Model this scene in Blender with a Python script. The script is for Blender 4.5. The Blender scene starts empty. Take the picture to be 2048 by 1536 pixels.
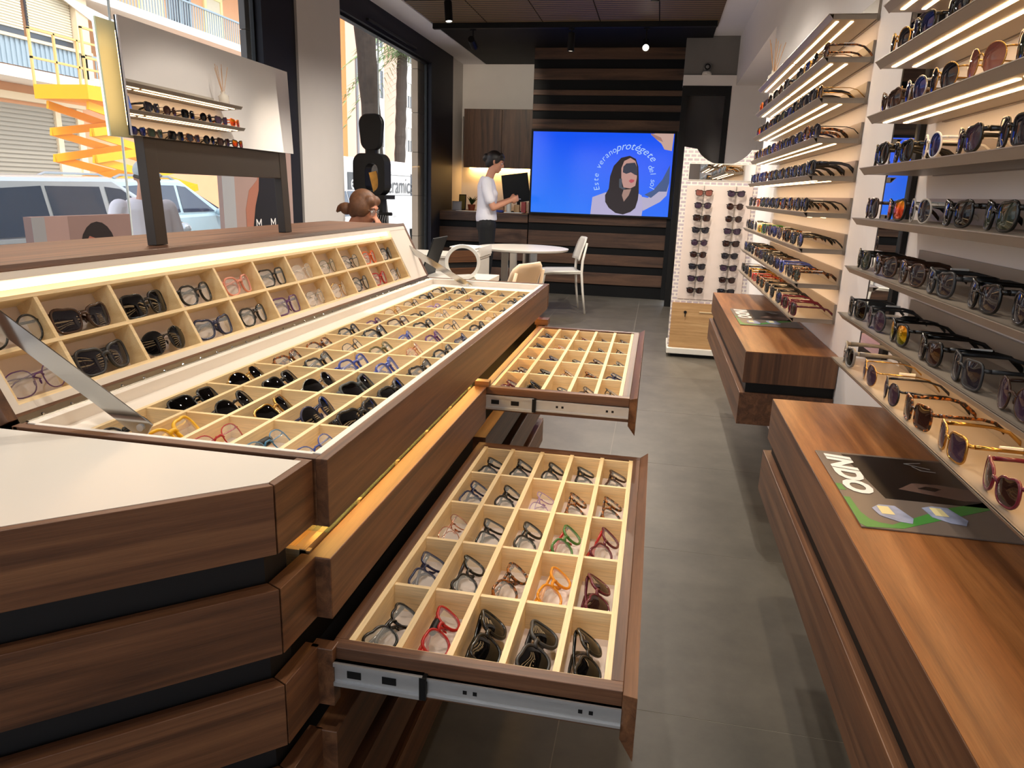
import bpy, math, random
from mathutils import Matrix, Vector
random.seed(7)
S = bpy.context.scene
COL = S.collection
R = math.radians

# ------------------------------------------------------------------ camera
cam = bpy.data.cameras.new('camera'); camo = bpy.data.objects.new('camera', cam); COL.objects.link(camo)
cam.sensor_width = 36.0; cam.lens = 36.0 * 1440.0 / 2048.0; cam.clip_start = 0.02; cam.clip_end = 300
_r = Vector((0.9803711, 0.19451391, 0.03220007)); _d = Vector((0.08082724, -0.24754828, -0.96549822)); _f = Vector((-0.17983177, 0.94914919, -0.2584112))
camo.matrix_world = Matrix(((_r.x, -_d.x, -_f.x, 0), (_r.y, -_d.y, -_f.y, 0), (_r.z, -_d.z, -_f.z, 1.27), (0, 0, 0, 1)))
S.camera = camo
# ------------------------------------------------------------------ sky, sun, exposure
W = bpy.data.worlds.new('world'); S.world = W; W.use_nodes = True
wn = W.node_tree.nodes; wl = W.node_tree.links
for n in list(wn): wn.remove(n)
wo = wn.new('ShaderNodeOutputWorld'); wb = wn.new('ShaderNodeBackground'); sk = wn.new('ShaderNodeTexSky')
sk.sky_type = 'NISHITA'; sk.sun_disc = False; sk.sun_elevation = R(58); sk.sun_rotation = R(110); sk.air_density = 1.0; sk.dust_density = 2.0
hs = wn.new('ShaderNodeHueSaturation'); hs.inputs['Saturation'].default_value = 0.45; wl.new(sk.outputs[0], hs.inputs['Color']); wl.new(hs.outputs[0], wb.inputs[0]); wb.inputs[1].default_value = 0.34; wl.new(wb.outputs[0], wo.inputs[0])
sun = bpy.data.lights.new('sun', 'SUN'); sun.energy = 1.0; sun.angle = R(0.6); sun.color = (1, 0.95, 0.86)
suno = bpy.data.objects.new('sun', sun); COL.objects.link(suno)
suno.rotation_euler = Vector((-0.55, 0.25, -0.85)).to_track_quat('-Z', 'Y').to_euler()
S.view_settings.view_transform = 'Standard'; S.view_settings.look = 'None'; S.view_settings.gamma = 1.0
S.view_settings.use_curve_mapping = False; S.view_settings.exposure = 0.6
S.cycles.max_bounces = 8; S.cycles.transparent_max_bounces = 24; S.cycles.caustics_reflective = False; S.cycles.caustics_refractive = False
S.cycles.sample_clamp_indirect = 6.0

# ------------------------------------------------------------------ materials
def srgb(r, g, b):
    return tuple((c / 255 / 12.92 if c / 255 <= 0.04045 else ((c / 255 + 0.055) / 1.055) ** 2.4) for c in (r, g, b)) + (1.0,)
MATS = {}
def base(name):
    m = bpy.data.materials.new(name); m.use_nodes = True; MATS[name] = m
    return m, m.node_tree.nodes, m.node_tree.links, m.node_tree.nodes['Principled BSDF']
def mat(name, rgb, rough=0.5, metal=0.0, var=0.06, vs=8.0, alpha=None, spec=None, coat=0.0, bump=0.0, bscale=120.0):
    """plain procedural material: base colour with a little noise variation"""
    if name in MATS: return MATS[name]
    m, n, l, b = base(name); c = srgb(*rgb)
    tc = n.new('ShaderNodeTexCoord'); no = n.new('ShaderNodeTexNoise'); no.inputs['Scale'].default_value = vs
    l.new(tc.outputs['Object'], no.inputs['Vector'])
    mx = n.new('ShaderNodeMix'); mx.data_type = 'RGBA'
    mx.inputs[6].default_value = tuple(x * (1 - var) for x in c[:3]) + (1,); mx.inputs[7].default_value = tuple(min(1, x * (1 + var)) for x in c[:3]) + (1,)
    l.new(no.outputs[0], mx.inputs[0]); l.new(mx.outputs[2], b.inputs['Base Color'])
    b.inputs['Roughness'].default_value = rough; b.inputs['Metallic'].default_value = metal
    if spec is not None: b.inputs['Specular IOR Level'].default_value = spec
    if coat: b.inputs['Coat Weight'].default_value = coat; b.inputs['Coat Roughness'].default_value = 0.08
    if alpha is not None: b.inputs['Alpha'].default_value = alpha
    if bump:
        n2 = n.new('ShaderNodeTexNoise'); n2.inputs['Scale'].default_value = bscale; l.new(tc.outputs['Object'], n2.inputs['Vector'])
        bp = n.new('ShaderNodeBump'); bp.inputs['Strength'].default_value = bump; bp.inputs['Distance'].default_value = 0.002
        l.new(n2.outputs[0], bp.inputs['Height']); l.new(bp.outputs[0], b.inputs['Normal'])
    return m
def emit(name, rgb, strength):
    if name in MATS: return MATS[name]
    m, n, l, b = base(name); c = srgb(*rgb)
    b.inputs['Base Color'].default_value = c; b.inputs['Emission Color'].default_value = c; b.inputs['Emission Strength'].default_value = strength
    return m
def wood(name, dark, mid, light, axis, rough=0.42, across=34.0, fig=2.2, coat=0.0, bump=0.15):
    """grain runs along the axis: long streaks from stretched noise, fine pores on top"""
    if name in MATS: return MATS[name]
    m, n, l, b = base(name)
    tc = n.new('ShaderNodeTexCoord'); mp = n.new('ShaderNodeMapping'); l.new(tc.outputs['Object'], mp.inputs[0])
    sc = [across] * 3
    if axis == 'd':
        mp0 = mp; mp0.inputs['Rotation'].default_value = (0, 0, R(-41.2)); mp = n.new('ShaderNodeMapping'); l.new(mp0.outputs[0], mp.inputs[0]); sc[0] = 0.9
    else: sc['xyz'.index(axis)] = 0.9
    mp.inputs['Scale'].default_value = sc
    no = n.new('ShaderNodeTexNoise'); no.inputs['Scale'].default_value = fig * 0.5; no.inputs['Detail'].default_value = 5; no.inputs['Distortion'].default_value = 0.9; no.inputs['Roughness'].default_value = 0.6
    l.new(mp.outputs[0], no.inputs['Vector'])
    cr = n.new('ShaderNodeValToRGB'); e = cr.color_ramp.elements
    e[0].position = 0.30; e[0].color = srgb(*dark); e[1].position = 0.72; e[1].color = srgb(*light)
    x = e.new(0.5); x.color = srgb(*mid)
    l.new(no.outputs[0], cr.inputs[0])
    mp2 = n.new('ShaderNodeMapping'); l.new(mp.outputs[0], mp2.inputs[0]); mp2.inputs['Scale'].default_value = (6, 6, 6)
    n2 = n.new('ShaderNodeTexNoise'); n2.inputs['Scale'].default_value = 4; n2.inputs['Detail'].default_value = 3; l.new(mp2.outputs[0], n2.inputs['Vector'])
    r2 = n.new('ShaderNodeMapRange'); r2.inputs[3].default_value = 0.66; r2.inputs[4].default_value = 1.26; l.new(n2.outputs[0], r2.inputs[0])
    mx = n.new('ShaderNodeMix'); mx.data_type = 'RGBA'; mx.blend_type = 'MULTIPLY'; mx.inputs[0].default_value = 1
    l.new(cr.outputs[0], mx.inputs[6]); l.new(r2.outputs[0], mx.inputs[7]); l.new(mx.outputs[2], b.inputs['Base Color'])
    b.inputs['Roughness'].default_value = rough
    if coat: b.inputs['Coat Weight'].default_value = coat
    if bump:
        bp = n.new('ShaderNodeBump'); bp.inputs['Strength'].default_value = bump; bp.inputs['Distance'].default_value = 0.001
        l.new(n2.outputs[0], bp.inputs['Height']); l.new(bp.outputs[0], b.inputs['Normal'])
    return m
WN = ((66, 42, 29), (104, 69, 46), (132, 92, 62))
walnut_y = wood('walnut along y', *WN, 'y'); walnut_x = wood('walnut along x', *WN, 'x'); walnut_d = wood('walnut diagonal', *WN, 'd'); walnut_z = wood('walnut upright', *WN, 'z')
bench_top = wood('bench veneer', (110, 66, 34), (150, 96, 52), (178, 122, 72), 'y', rough=0.33, across=16)
maple_y = wood('maple along y', (232, 202, 150), (240, 214, 166), (246, 224, 182), 'y', rough=0.5, bump=0.05)
maple_x = wood('maple along x', (232, 202, 150), (240, 214, 166), (246, 224, 182), 'x', rough=0.5, bump=0.05)
DW = ((44, 28, 20), (84, 58, 42), (112, 80, 58))
plank_w = wood('smoked plank', *DW, 'x', rough=0.6, across=10)
cab_w = wood('smoked cabinet veneer', *DW, 'z', rough=0.5, across=14)
oak = wood('pale oak', (160, 122, 78), (186, 146, 98), (204, 168, 120), 'x', rough=0.5)
white_wall = mat('white wall paint', (232, 226, 222), 0.75, var=0.02)
white_ceil = mat('white ceiling paint', (240, 238, 240), 0.8, var=0.02)
white_lam = mat('white laminate', (222, 216, 206), 0.28, var=0.015)
white_lin = mat('white liner', (232, 224, 214), 0.45, var=0.02)
cell_felt = mat('pale cell floor', (224, 210, 204), 0.7, var=0.03)
black_m = mat('black lacquer', (8, 8, 9), 0.5, spec=0.3)
black_wall = mat('black wall paint', (11, 11, 12), 0.65, spec=0.25)
navy_black = mat('blue black panel', (24, 24, 33), 0.6, spec=0.3)
dark_rec = mat('dark recess', (26, 26, 28), 0.7)
anth = mat('anthracite metal', (58, 52, 48), 0.4, metal=0.3)
shelf_m = mat('taupe lacquered steel', (150, 138, 124), 0.38, var=0.02)
chrome = mat('chrome', (200, 200, 198), 0.12, metal=1.0, var=0.02)
steel = mat('zinc steel', (206, 208, 210), 0.34, metal=0.75, var=0.08, vs=40)
mirror_m = mat('mirror silver', (236, 236, 234), 0.0, metal=1.0, var=0.0)
plastic_w = mat('white plastic', (228, 224, 214), 0.4, var=0.02)
paper_w = mat('white paper', (232, 230, 226), 0.8, var=0.04, vs=60)
glass_g = mat('clear pane', (200, 225, 215), 0.02, alpha=0.10, var=0.0)
shop_glass = mat('shop window glass', (225, 238, 236), 0.0, alpha=0.035, var=0.0)
led_w = emit('warm led strip', (255, 208, 150), 11.0)
led_lid = emit('lid led strip', (255, 226, 184), 5.0)
led_amber = emit('amber led strip', (255, 196, 110), 14.0)

# ------------------------------------------------------------------ mesh builder
def _frame(t):
    t = t.normalized(); a = Vector((0, 0, 1)) if abs(t.z) < 0.9 else Vector((1, 0, 0))
    u = a.cross(t).normalized(); return u, t.cross(u).normalized()
class MB:
    def __init__(s): s.v = []; s.f = []
    def add(s, v, f, M=None):
        o = len(s.v); s.v += [tuple(M @ Vector(p)) if M is not None else tuple(p) for p in v]; s.f += [tuple(i + o for i in q) for q in f]; return s
    def box(s, a, b, M=None):
        x0, y0, z0 = a; x1, y1, z1 = b
        return s.add([(x0, y0, z0), (x1, y0, z0), (x1, y1, z0), (x0, y1, z0), (x0, y0, z1), (x1, y0, z1), (x1, y1, z1), (x0, y1, z1)],
                     [(0, 3, 2, 1), (4, 5, 6, 7), (0, 1, 5, 4), (1, 2, 6, 5), (2, 3, 7, 6), (3, 0, 4, 7)], M)
    def hexa(s, bot, top):
        return s.add(list(bot) + list(top), [(0, 3, 2, 1), (4, 5, 6, 7), (0, 1, 5, 4), (1, 2, 6, 5), (2, 3, 7, 6), (3, 0, 4, 7)])
    def extr(s, poly, vec, M=None):
        n = len(poly); vec = Vector(vec); p = [Vector(q) for q in poly]
        nrm = Vector((0, 0, 0))
        for i in range(n): nrm += p[i].cross(p[(i + 1) % n])
        if nrm.dot(vec) < 0: p = p[::-1]
        return s.add(p + [q + vec for q in p], [tuple(range(n))[::-1], tuple(range(n, 2 * n))] + [(i, (i + 1) % n, n + (i + 1) % n, n + i) for i in range(n)], M)
    def prism(s, poly, z0, z1): return s.extr([(x, y, z0) for x, y in poly], (0, 0, z1 - z0))
    def tube(s, path, r, n=8, up=None, r2=None, closed=False, M=None):
        P = [Vector(p) for p in path]; k = len(P); rs = r if isinstance(r, (list, tuple)) else [r] * k
        q2 = r2 if isinstance(r2, (list, tuple)) else ([r2] * k if r2 else rs)
        v = []; f = []; u = None
        for i in range(k):
            if closed: t = P[(i + 1) % k] - P[i - 1]
            else: t = P[min(i + 1, k - 1)] - P[max(i - 1, 0)]
            t.normalize()
            if up is not None:
                a = Vector(up); u = (a - t * a.dot(t)).normalized()
            elif u is None: u = _frame(t)[0]
            else: u = (u - t * u.dot(t)).normalized()
            w = t.cross(u)
            for j in range(n):
                g = 2 * math.pi * (j + 0.5) / n
                v.append(P[i] + u * (math.cos(g) * rs[i]) + w * (math.sin(g) * q2[i]))
        for i in range(k if closed else k - 1):
            a = i * n; b = ((i + 1) % k) * n
            for j in range(n): f.append((a + j, a + (j + 1) % n, b + (j + 1) % n, b + j))
        if not closed: f += [tuple(range(n))[::-1], tuple(range((k - 1) * n, k * n))]
        return s.add(v, f, M)
    def lathe(s, prof, c=(0, 0, 0), n=24, M=None, ring=False):
        v = []; f = []; k = len(prof)
        for r, z in prof:
            for j in range(n):
                g = 2 * math.pi * j / n; v.append((c[0] + r * math.cos(g), c[1] + r * math.sin(g), c[2] + z))
        for i in range(k if ring else k - 1):
            q = ((i + 1) % k) * n
            for j in range(n): f.append((i * n + j, i * n + (j + 1) % n, q + (j + 1) % n, q + j))
        if not ring: f += [tuple(range(n))[::-1], tuple(range((k - 1) * n, k * n))]
        return s.add(v, f, M)
    def ball(s, c, r, n=12, M=None):
        r = (r, r, r) if not isinstance(r, (tuple, list)) else r; v = []; f = []; h = n // 2 + 1
        for i in range(1, h):
            a = math.pi * i / h
            for j in range(n):
                g = 2 * math.pi * j / n; v.append((c[0] + r[0] * math.sin(a) * math.cos(g), c[1] + r[1] * math.sin(a) * math.sin(g), c[2] - r[2] * math.cos(a)))
        v += [(c[0], c[1], c[2] - r[2]), (c[0], c[1], c[2] + r[2])]; m = h - 1
        for i in range(m - 1):
            for j in range(n): f.append((i * n + j, i * n + (j + 1) % n, (i + 1) * n + (j + 1) % n, (i + 1) * n + j))
        for j in range(n):
            f.append((m * n, (j + 1) % n, j)); f.append((m * n + 1, (m - 1) * n + j, (m - 1) * n + (j + 1) % n))
        return s.add(v, f, M)
    def mesh(s, name, smooth=False):
        me = bpy.data.meshes.new(name); me.from_pydata(s.v, [], s.f); me.validate()
        if smooth: me.polygons.foreach_set('use_smooth', [True] * len(me.polygons))
        return me
    def build(s, name, m, parent=None, smooth=False, bevel=0.0, local=False):
        if parent is not None and not local:
            L = Vector((0, 0, 0)); q = parent
            while q is not None: L += q.location; q = q.parent
            s.v = [(a - L[0], b - L[1], c - L[2]) for a, b, c in s.v]
        return obj(name, s.mesh(name, smooth), m, parent, bevel)
WLOC = {}
def obj(name, me, m, parent=None, bevel=0.0, own=False):
    o = bpy.data.objects.new(name, me); COL.objects.link(o)
    if m is not None:
        if own or (me.materials and me.materials[0] is not m):
            if not me.materials: me.materials.append(m)
            o.material_slots[0].link = 'OBJECT'; o.material_slots[0].material = m
        elif not me.materials: me.materials.append(m)
    if parent is not None: o.parent = parent
    if bevel:
        b = o.modifiers.new('bevel', 'BEVEL'); b.width = bevel; b.segments = 2; b.limit_method = 'ANGLE'; b.angle_limit = R(40)
    return o
def tag(o, label=None, cat=None, group=None, kind=None):
    if label: o['label'] = label
    if cat: o['category'] = cat
    if group: o['group'] = group
    if kind: o['kind'] = kind
    return o
def thing(name, label, cat, loc=(0, 0, 0), rotz=0.0, group=None, M=None):
    o = bpy.data.objects.new(name, None); COL.objects.link(o); o.empty_display_size = 0.05
    o.matrix_basis = Matrix.Translation(Vector(loc)) @ Matrix.Rotation(rotz, 4, 'Z') if M is None else M
    return tag(o, label, cat, group)
def struct(o): return tag(o, kind='structure')
def box(name, a, b, m, parent=None, bevel=0.0): return MB().box(a, b).build(name, m, parent, bevel=bevel)
def text_geo(body, size=1.0, font=None, extrude=0.0, shear=0.0, bold=0.0):
    cu = bpy.data.curves.new('t', 'FONT'); cu.body = body; cu.size = size; cu.extrude = extrude; cu.align_x = 'CENTER'; cu.shear = shear; cu.offset = bold; cu.resolution_u = 3
    o = bpy.data.objects.new('t', cu); COL.objects.link(o); bpy.context.view_layer.update()
    me = bpy.data.meshes.new_from_object(o.evaluated_get(bpy.context.evaluated_depsgraph_get()))
    v = [tuple(p.co) for p in me.vertices]; f = [tuple(p.vertices) for p in me.polygons]
    bpy.data.objects.remove(o); bpy.data.curves.remove(cu); bpy.data.meshes.remove(me)
    return v, f
def basis(X, Y, Z, T):
    return Matrix(((X[0], Y[0], Z[0], T[0]), (X[1], Y[1], Z[1], T[1]), (X[2], Y[2], Z[2], T[2]), (0, 0, 0, 1)))
ORD = ['first', 'second', 'third', 'fourth', 'fifth', 'sixth', 'seventh', 'eighth', 'ninth', 'tenth', 'eleventh', 'twelfth', 'thirteenth', 'fourteenth']

# ================================================================== SETTING
floor_m, n, l, b = base('grey porcelain tile')
tc = n.new('ShaderNodeTexCoord'); no = n.new('ShaderNodeTexNoise'); no.inputs['Scale'].default_value = 5; no.inputs['Detail'].default_value = 8; no.inputs['Roughness'].default_value = 0.65
oi = n.new('ShaderNodeObjectInfo'); ad = n.new('ShaderNodeVectorMath'); ad.operation = 'ADD'; l.new(tc.outputs['Object'], ad.inputs[0]); l.new(oi.outputs['Location'], ad.inputs[1]); l.new(ad.outputs[0], no.inputs['Vector'])
cr = n.new('ShaderNodeValToRGB'); cr.color_ramp.elements[0].position = 0.3; cr.color_ramp.elements[0].color = srgb(84, 79, 70); cr.color_ramp.elements[1].position = 0.75; cr.color_ramp.elements[1].color = srgb(108, 102, 91)
l.new(no.outputs[0], cr.inputs[0]); l.new(cr.outputs[0], b.inputs['Base Color']); b.inputs['Roughness'].default_value = 0.42
grout = mat('grey grout', (150, 144, 132), 0.9)
fl = struct(box('floor', (-2.82, -3.0, -0.06), (1.1, 10.6, -0.0006), grout))
tm = MB().box((0.0012, 0.0012, -0.012), (0.8988, 0.8988, 0.0)).mesh('tile')
for ix in range(-3, 2):
    for iy in range(-5, 13):
        x0 = -0.14 + 0.9 * ix; y0 = 1.605 + 0.9 * iy
        x1, y1 = min(x0 + 0.9, 1.05), min(y0 + 0.9, 10.5); xa, ya = max(x0, -2.82), max(y0, -2.95)
        if x1 - xa < 0.05 or y1 - ya < 0.05: continue
        if x1 - x0 > 0.89 and y1 - y0 > 0.89 and xa == x0 and ya == y0: me = tm
        else: me = MB().box((xa - x0 + 0.0025, ya - y0 + 0.0025, -0.012), (x1 - x0 - 0.0025, y1 - y0 - 0.0025, 0.0)).mesh('tile')
        t = obj('tile', me, floor_m, fl); t.location = (x0, y0, 0)
# right wall with the deeper niche past the shelves, and the boxed beam above it
struct(MB().box((0.721, -3, 0), (1.1, 5.85, 3.0)).box((1.02, 5.85, 0), (1.1, 8.8, 3.0)).box((0.721, 5.85, 2.467), (1.02, 8.8, 3.0)).build('wall_right', white_wall))
struct(MB().box((-3.0, -3.15, 0), (-2.5, -3.0, 3.0)).box((0.4, -3.15, 0), (1.1, -3.0, 3.0)).box((-2.5, -3.15, 2.5), (0.4, -3.0, 3.0)).build('wall_front', white_wall))
# far end: white lintel over the black door frame
wb_ = struct(MB().box((0.155, 8.75, 2.46), (1.1, 8.9, 2.57)).box((0.68, 8.75, 0), (1.1, 8.9, 2.46)).build('wall_back', white_wall))
struct(box('trim_1', (0.155, 8.78, 2.57), (1.1, 8.9, 3.0), mat('mid grey paint', (120, 116, 112), 0.8)))  # wall above the lintel, a darker even grey
d1 = struct(MB().box((0.155, 8.745, 0), (0.215, 8.82, 2.46)).box((0.62, 8.745, 0), (0.68, 8.82, 2.46)).box((0.215, 8.745, 2.36), (0.62, 8.82, 2.46)).box((0.215, 8.745, 0), (0.62, 8.82, 0.09)).build('door_1', black_m))
box('pane', (0.215, 8.77, 0.09), (0.62, 8.778, 2.36), mat('smoked door glass', (36, 36, 38), 0.06, spec=0.6), d1)
MB().tube([(0.59, 8.73, 0.95), (0.59, 8.73, 1.35)], 0.01).build('handle', chrome, d1)
# recess behind the service counter, left of the screen wall
struct(box('wall_recess', (-2.82, 10.45, 0), (-1.62, 10.6, 2.95), white_wall))
pw = struct(box('wall_screen', (-1.62, 9.32, 0), (0.17, 10.45, 2.95), black_wall))
bands = [(2.825, 2.95), (2.595, 2.719), (2.419, 2.479), (2.241, 2.316), (2.02, 2.143), (1.83, 1.93), (1.6, 1.72), (1.4, 1.5), (1.15, 1.28), (0.896, 1.0), (0.62, 0.80), (0.40, 0.53), (0.155, 0.30)]
for z0, z1 in bands:
    box('plank', (-1.615, 9.295, z0), (0.165, 9.32, z1), plank_w, pw, bevel=0.003)
box('plank', (0.11, 9.29, 0.0), (0.175, 9.325, 2.0), black_m, pw)
# left side: window wall
WX = -2.82
wl_ = struct(MB().box((-3.0, 5.5, 0), (-2.78, 6.28, 2.95)).box((-3.0, 9.88, 0), (WX, 10.6, 2.95)).build('wall_left', mat('warm grey pillar paint', (196, 191, 187), 0.75, var=0.02)))
struct(MB().box((-2.86, 5.02, 0), (-2.80, 5.5, 2.95)).box((-2.86, 8.93, 0), (-2.80, 9.88, 2.95)).box((-2.95, -1.0, 2.725), (-2.80, 5.02, 2.95)).box((-2.95, 6.28, 2.725), (-2.80, 8.93, 2.95)).build('trim_2', navy_black))
struct(MB().box((-2.86, 6.9, 2.755), (-2.77, 8.3, 2.775)).build('trim_3', mat('black rail', (12, 12, 12), 0.3)))
struct(MB().box((-3.0, -3.0, 0), (WX, -1.0, 2.95)).build('wall_left_corner', white_wall))
for i, (y0, y1, yj) in enumerate(((-1.0, 5.02, 3.61), (6.28, 8.93, 7.377))):
    w = struct(MB().box((-2.88, y0, 0), (-2.85, y0 + 0.02, 2.725)).box((-2.88, y1 - 0.02, 0), (-2.85, y1, 2.725)).box((-2.9, y0, 0), (-2.84, y1, 0.05)).box((-2.9, y0, 2.70), (-2.84, y1, 2.725)).build('window_%d' % (i + 1), black_m))
    box('pane', (-2.875, y0 + 0.03, 0.05), (-2.867, yj - 0.003, 2.70), shop_glass, w); box('pane', (-2.875, yj + 0.003, 0.05), (-2.867, y1 - 0.03, 2.70), shop_glass, w)
    box('joint_seal', (-2.877, yj - 0.003, 0.05), (-2.865, yj + 0.003, 2.70), mat('silicone joint', (230, 235, 230), 0.5), w)
struct(box('wall_facade', (-3.3, -3.0, 2.95), (-2.95, 13.0, 4.0), mat('shop front render', (150, 140, 128), 0.8)))  # unseen upper front, added for shade, kept low for sun on the street
# ceiling: plaster margins and the dark slatted canopy
struct(MB().box((-3.0, -3.0, 2.95), (-2.50, 10.6, 3.1)).build('ceiling', white_ceil))
struct(MB().box((0.43, -3.1, 2.97), (1.1, 10.6, 3.1)).build('ceiling_right', white_ceil))
can = struct(MB().box((-2.49, -3.0, 2.975), (0.43, 10.9, 3.1)).box((-2.49, 8.25, 2.95), (0.43, 10.9, 2.975)).build('ceiling_canopy', black_wall))
slat_m, n, l, b = base('slatted acoustic wood')
tc = n.new('ShaderNodeTexCoord'); wv = n.new('ShaderNodeTexWave'); wv.bands_direction = 'Y'; wv.inputs['Scale'].default_value = 4.5; l.new(tc.outputs['Object'], wv.inputs['Vector'])
cr = n.new('ShaderNodeValToRGB'); cr.color_ramp.elements[0].position = 0.15; cr.color_ramp.elements[0].color = srgb(30, 22, 16); cr.color_ramp.elements[1].position = 0.5; cr.color_ramp.elements[1].color = srgb(122, 98, 66)
l.new(wv.outputs[1], cr.inputs[0]); l.new(cr.outputs[0], b.inputs['Base Color']); b.inputs['Roughness'].default_value = 0.6
bp = n.new('ShaderNodeBump'); bp.inputs['Strength'].default_value = 0.6; bp.inputs['Distance'].default_value = 0.006; l.new(wv.outputs[1], bp.inputs['Height']); l.new(bp.outputs[0], b.inputs['Normal'])
pm = MB().box((0, 0, 0), (0.575, 1.18, 0.03)).mesh('panel')
for ix in range(5):
    for iy in range(-9, 1):
        p = obj('panel', pm, slat_m, can); p.location = (-2.475 + 0.585 * ix, 7.04 + 1.2 * iy, 2.947)
# service counter front under the recess (same bands as the screen wall)
sc = thing('service_counter', 'dark banded service counter behind the standing woman', 'counter', (-2.2, 9.6, 0))
box('carcass', (-2.80, 9.34, 0), (-1.63, 10.3, 0.98), black_wall, sc)
for z0, z1 in ((0.885, 0.985), (0.62, 0.80), (0.40, 0.53), (0.155, 0.30)):
    box('plank', (-2.80, 9.30, z0), (-1.63, 9.34, z1), plank_w, sc, bevel=0.003)
box('worktop', (-2.80, 9.3, 0.985), (-1.63, 10.44, 1.0), wood('worktop veneer', *DW, 'x'), sc)
# wall cabinet, LED under it
wc = thing('wall_cabinet', 'dark wood wall cabinet above the service counter', 'cabinet', (-2.2, 10.2, 1.57))
box('carcass', (-2.70, 10.12, 1.58), (-1.63, 10.44, 2.33), cab_w, wc)
for x0, x1 in ((-2.70, -2.17), (-2.165, -1.63)):
    box('door', (x0, 10.10, 1.57), (x1 - 0.004, 10.12, 2.335), cab_w, wc, bevel=0.002)
box('led_strip', (-2.68, 10.36, 1.56), (-1.65, 10.42, 1.579), emit('cabinet led', (255, 200, 120), 16.0), wc)
# ---------------------------------------------------------------- spots
def spot(name, loc, aim, label, power, stem=0.06, col=(1, 0.86, 0.68), size=R(62), bright=6.0):
    t = thing(name, label, 'spotlight', loc, 0, 'black ceiling spotlights')
    d = (Vector(aim) - Vector(loc)).normalized(); u, w = _frame(d)
    Mx = basis(u, w, d, (0, 0, 0))
    MB().lathe([(0.0, -0.10), (0.034, -0.10), (0.036, -0.095), (0.036, 0.075), (0.033, 0.078), (0.030, 0.065), (0.0, 0.062)], n=20, M=Mx).build('housing', black_m, t, local=True, smooth=False)
    MB().lathe([(0.0, 0.0655), (0.028, 0.0655), (0.028, 0.07), (0.0, 0.07)], n=20, M=Mx).build('lens', emit('spot lens %g' % bright, (255, 240, 220), bright), t, local=True)
    MB().tube([(0, 0, 0.0), (0, 0, stem + 0.05)], 0.008).box((-0.03, -0.012, stem + 0.04), (0.03, 0.012, stem + 0.055)).build('bracket', black_m, t, local=True)
    L = bpy.data.lights.new(name + '_lamp', 'SPOT'); L.energy = power; L.color = col; L.spot_size = size; L.spot_blend = 0.6; L.shadow_soft_size = 0.03
    lo = bpy.data.objects.new('lamp', L); COL.objects.link(lo); lo.parent = t; lo.matrix_local = Matrix.Translation(d * 0.09) @ d.to_track_quat('-Z', 'Y').to_matrix().to_4x4()
    return t
tr = thing('spot_track', 'black lighting track crossing under the slatted ceiling', 'track', (-1.0, 7.97, 2.9))
box('rail', (-2.48, 7.94, 2.895), (0.42, 8.0, 2.946), black_m, tr)
spot('spotlight', (-2.02, 6.95, 2.82), (-1.75, 6.6, 0.5), 'black ceiling spotlight nearest the window, tilted and lit', 45, stem=0.07)
spot('spotlight', (-2.06, 8.02, 2.76), (-2.15, 10.4, 2.1), 'black ceiling spotlight hanging in front of the white recess', 34, stem=0.085)
spot('spotlight', (-1.02, 8.02, 2.76), (-1.05, 8.0, 0.6), 'black ceiling spotlight in the middle of the track', 16, stem=0.085, bright=1.2)
spot('spotlight', (-0.26, 8.02, 2.74), (-0.1, 5.0, 1.1), 'bright ceiling spotlight above the right edge of the screen', 70, stem=0.105, bright=18)
spot('spotlight', (-1.3, 3.4, 2.82), (-0.75, 2.3, 0.9), 'added fill spotlight over the island out of view', 42, stem=0.07)  # this and the next three are unseen spots added as fill light
spot('spotlight', (-1.1, 0.7, 2.82), (-0.75, 1.3, 0.9), 'added unseen fill spotlight above the near island end', 22, stem=0.07)
spot('spotlight', (0.1, 1.9, 2.82), (-0.2, 1.7, 0.6), 'added unseen fill spotlight over the aisle near the drawers', 40, stem=0.07)
spot('spotlight', (0.15, 5.0, 2.82), (0.35, 6.3, 0.8), 'added unseen fill spotlight over the far bench', 55, stem=0.07)
for k, (x, y, pw, wd) in enumerate(((-1.75, 0.2, 30, 'first'), (-0.15, 0.2, 24, 'second'), (-1.75, 2.3, 60, 'third'), (-0.35, 2.9, 40, 'fourth'), (-1.45, 4.4, 55, 'fifth'), (-0.15, 4.4, 70, 'sixth'), (-1.3, 6.0, 80, 'seventh'), (-0.15, 6.3, 110, 'eighth'))):  # extra spots above the frame, added to raise the ambient light indoors
    spot('spotlight', (x, y, 2.82), (x - 0.25, y + 0.3, 0.0), 'added wide-beam fill spotlight above view, %s from the shop entrance' % wd, pw, stem=0.07, col=(1, 0.92, 0.82), size=R(140))
for x, y, s in ((-2.66, 6.6, 'nearer the pillar'), (-2.66, 3.2, 'over the near window')):
    t = thing('downlight', 'round white recessed ceiling downlight ' + s, 'downlight', (x, y, 2.94), 0, 'recessed downlights')
    MB().lathe([(0.0, 0.0), (0.075, 0.0), (0.09, 0.004), (0.09, 0.0095), (0, 0.0095)], n=28).build('ring', white_ceil, t, local=True)
    MB().lathe([(0.0, -0.003), (0.06, -0.003), (0.06, 0.0), (0, 0.0)], n=28).build('diffuser', mat('frosted diffuser', (236, 232, 228), 0.6), t, local=True)
cm = thing('security_camera', 'small round grey security camera on the white lintel', 'camera', (0.40, 8.76, 2.57))
MB().lathe([(0.0, 0), (0.05, 0), (0.05, 0.02), (0.04, 0.035), (0, 0.035)], n=20).build('foot', plastic_w, cm, local=True)
MB().ball((0, 0, 0.08), 0.045, 16).build('body', mat('grey camera shell', (120, 118, 116), 0.4), cm, local=True, smooth=True)
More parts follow.
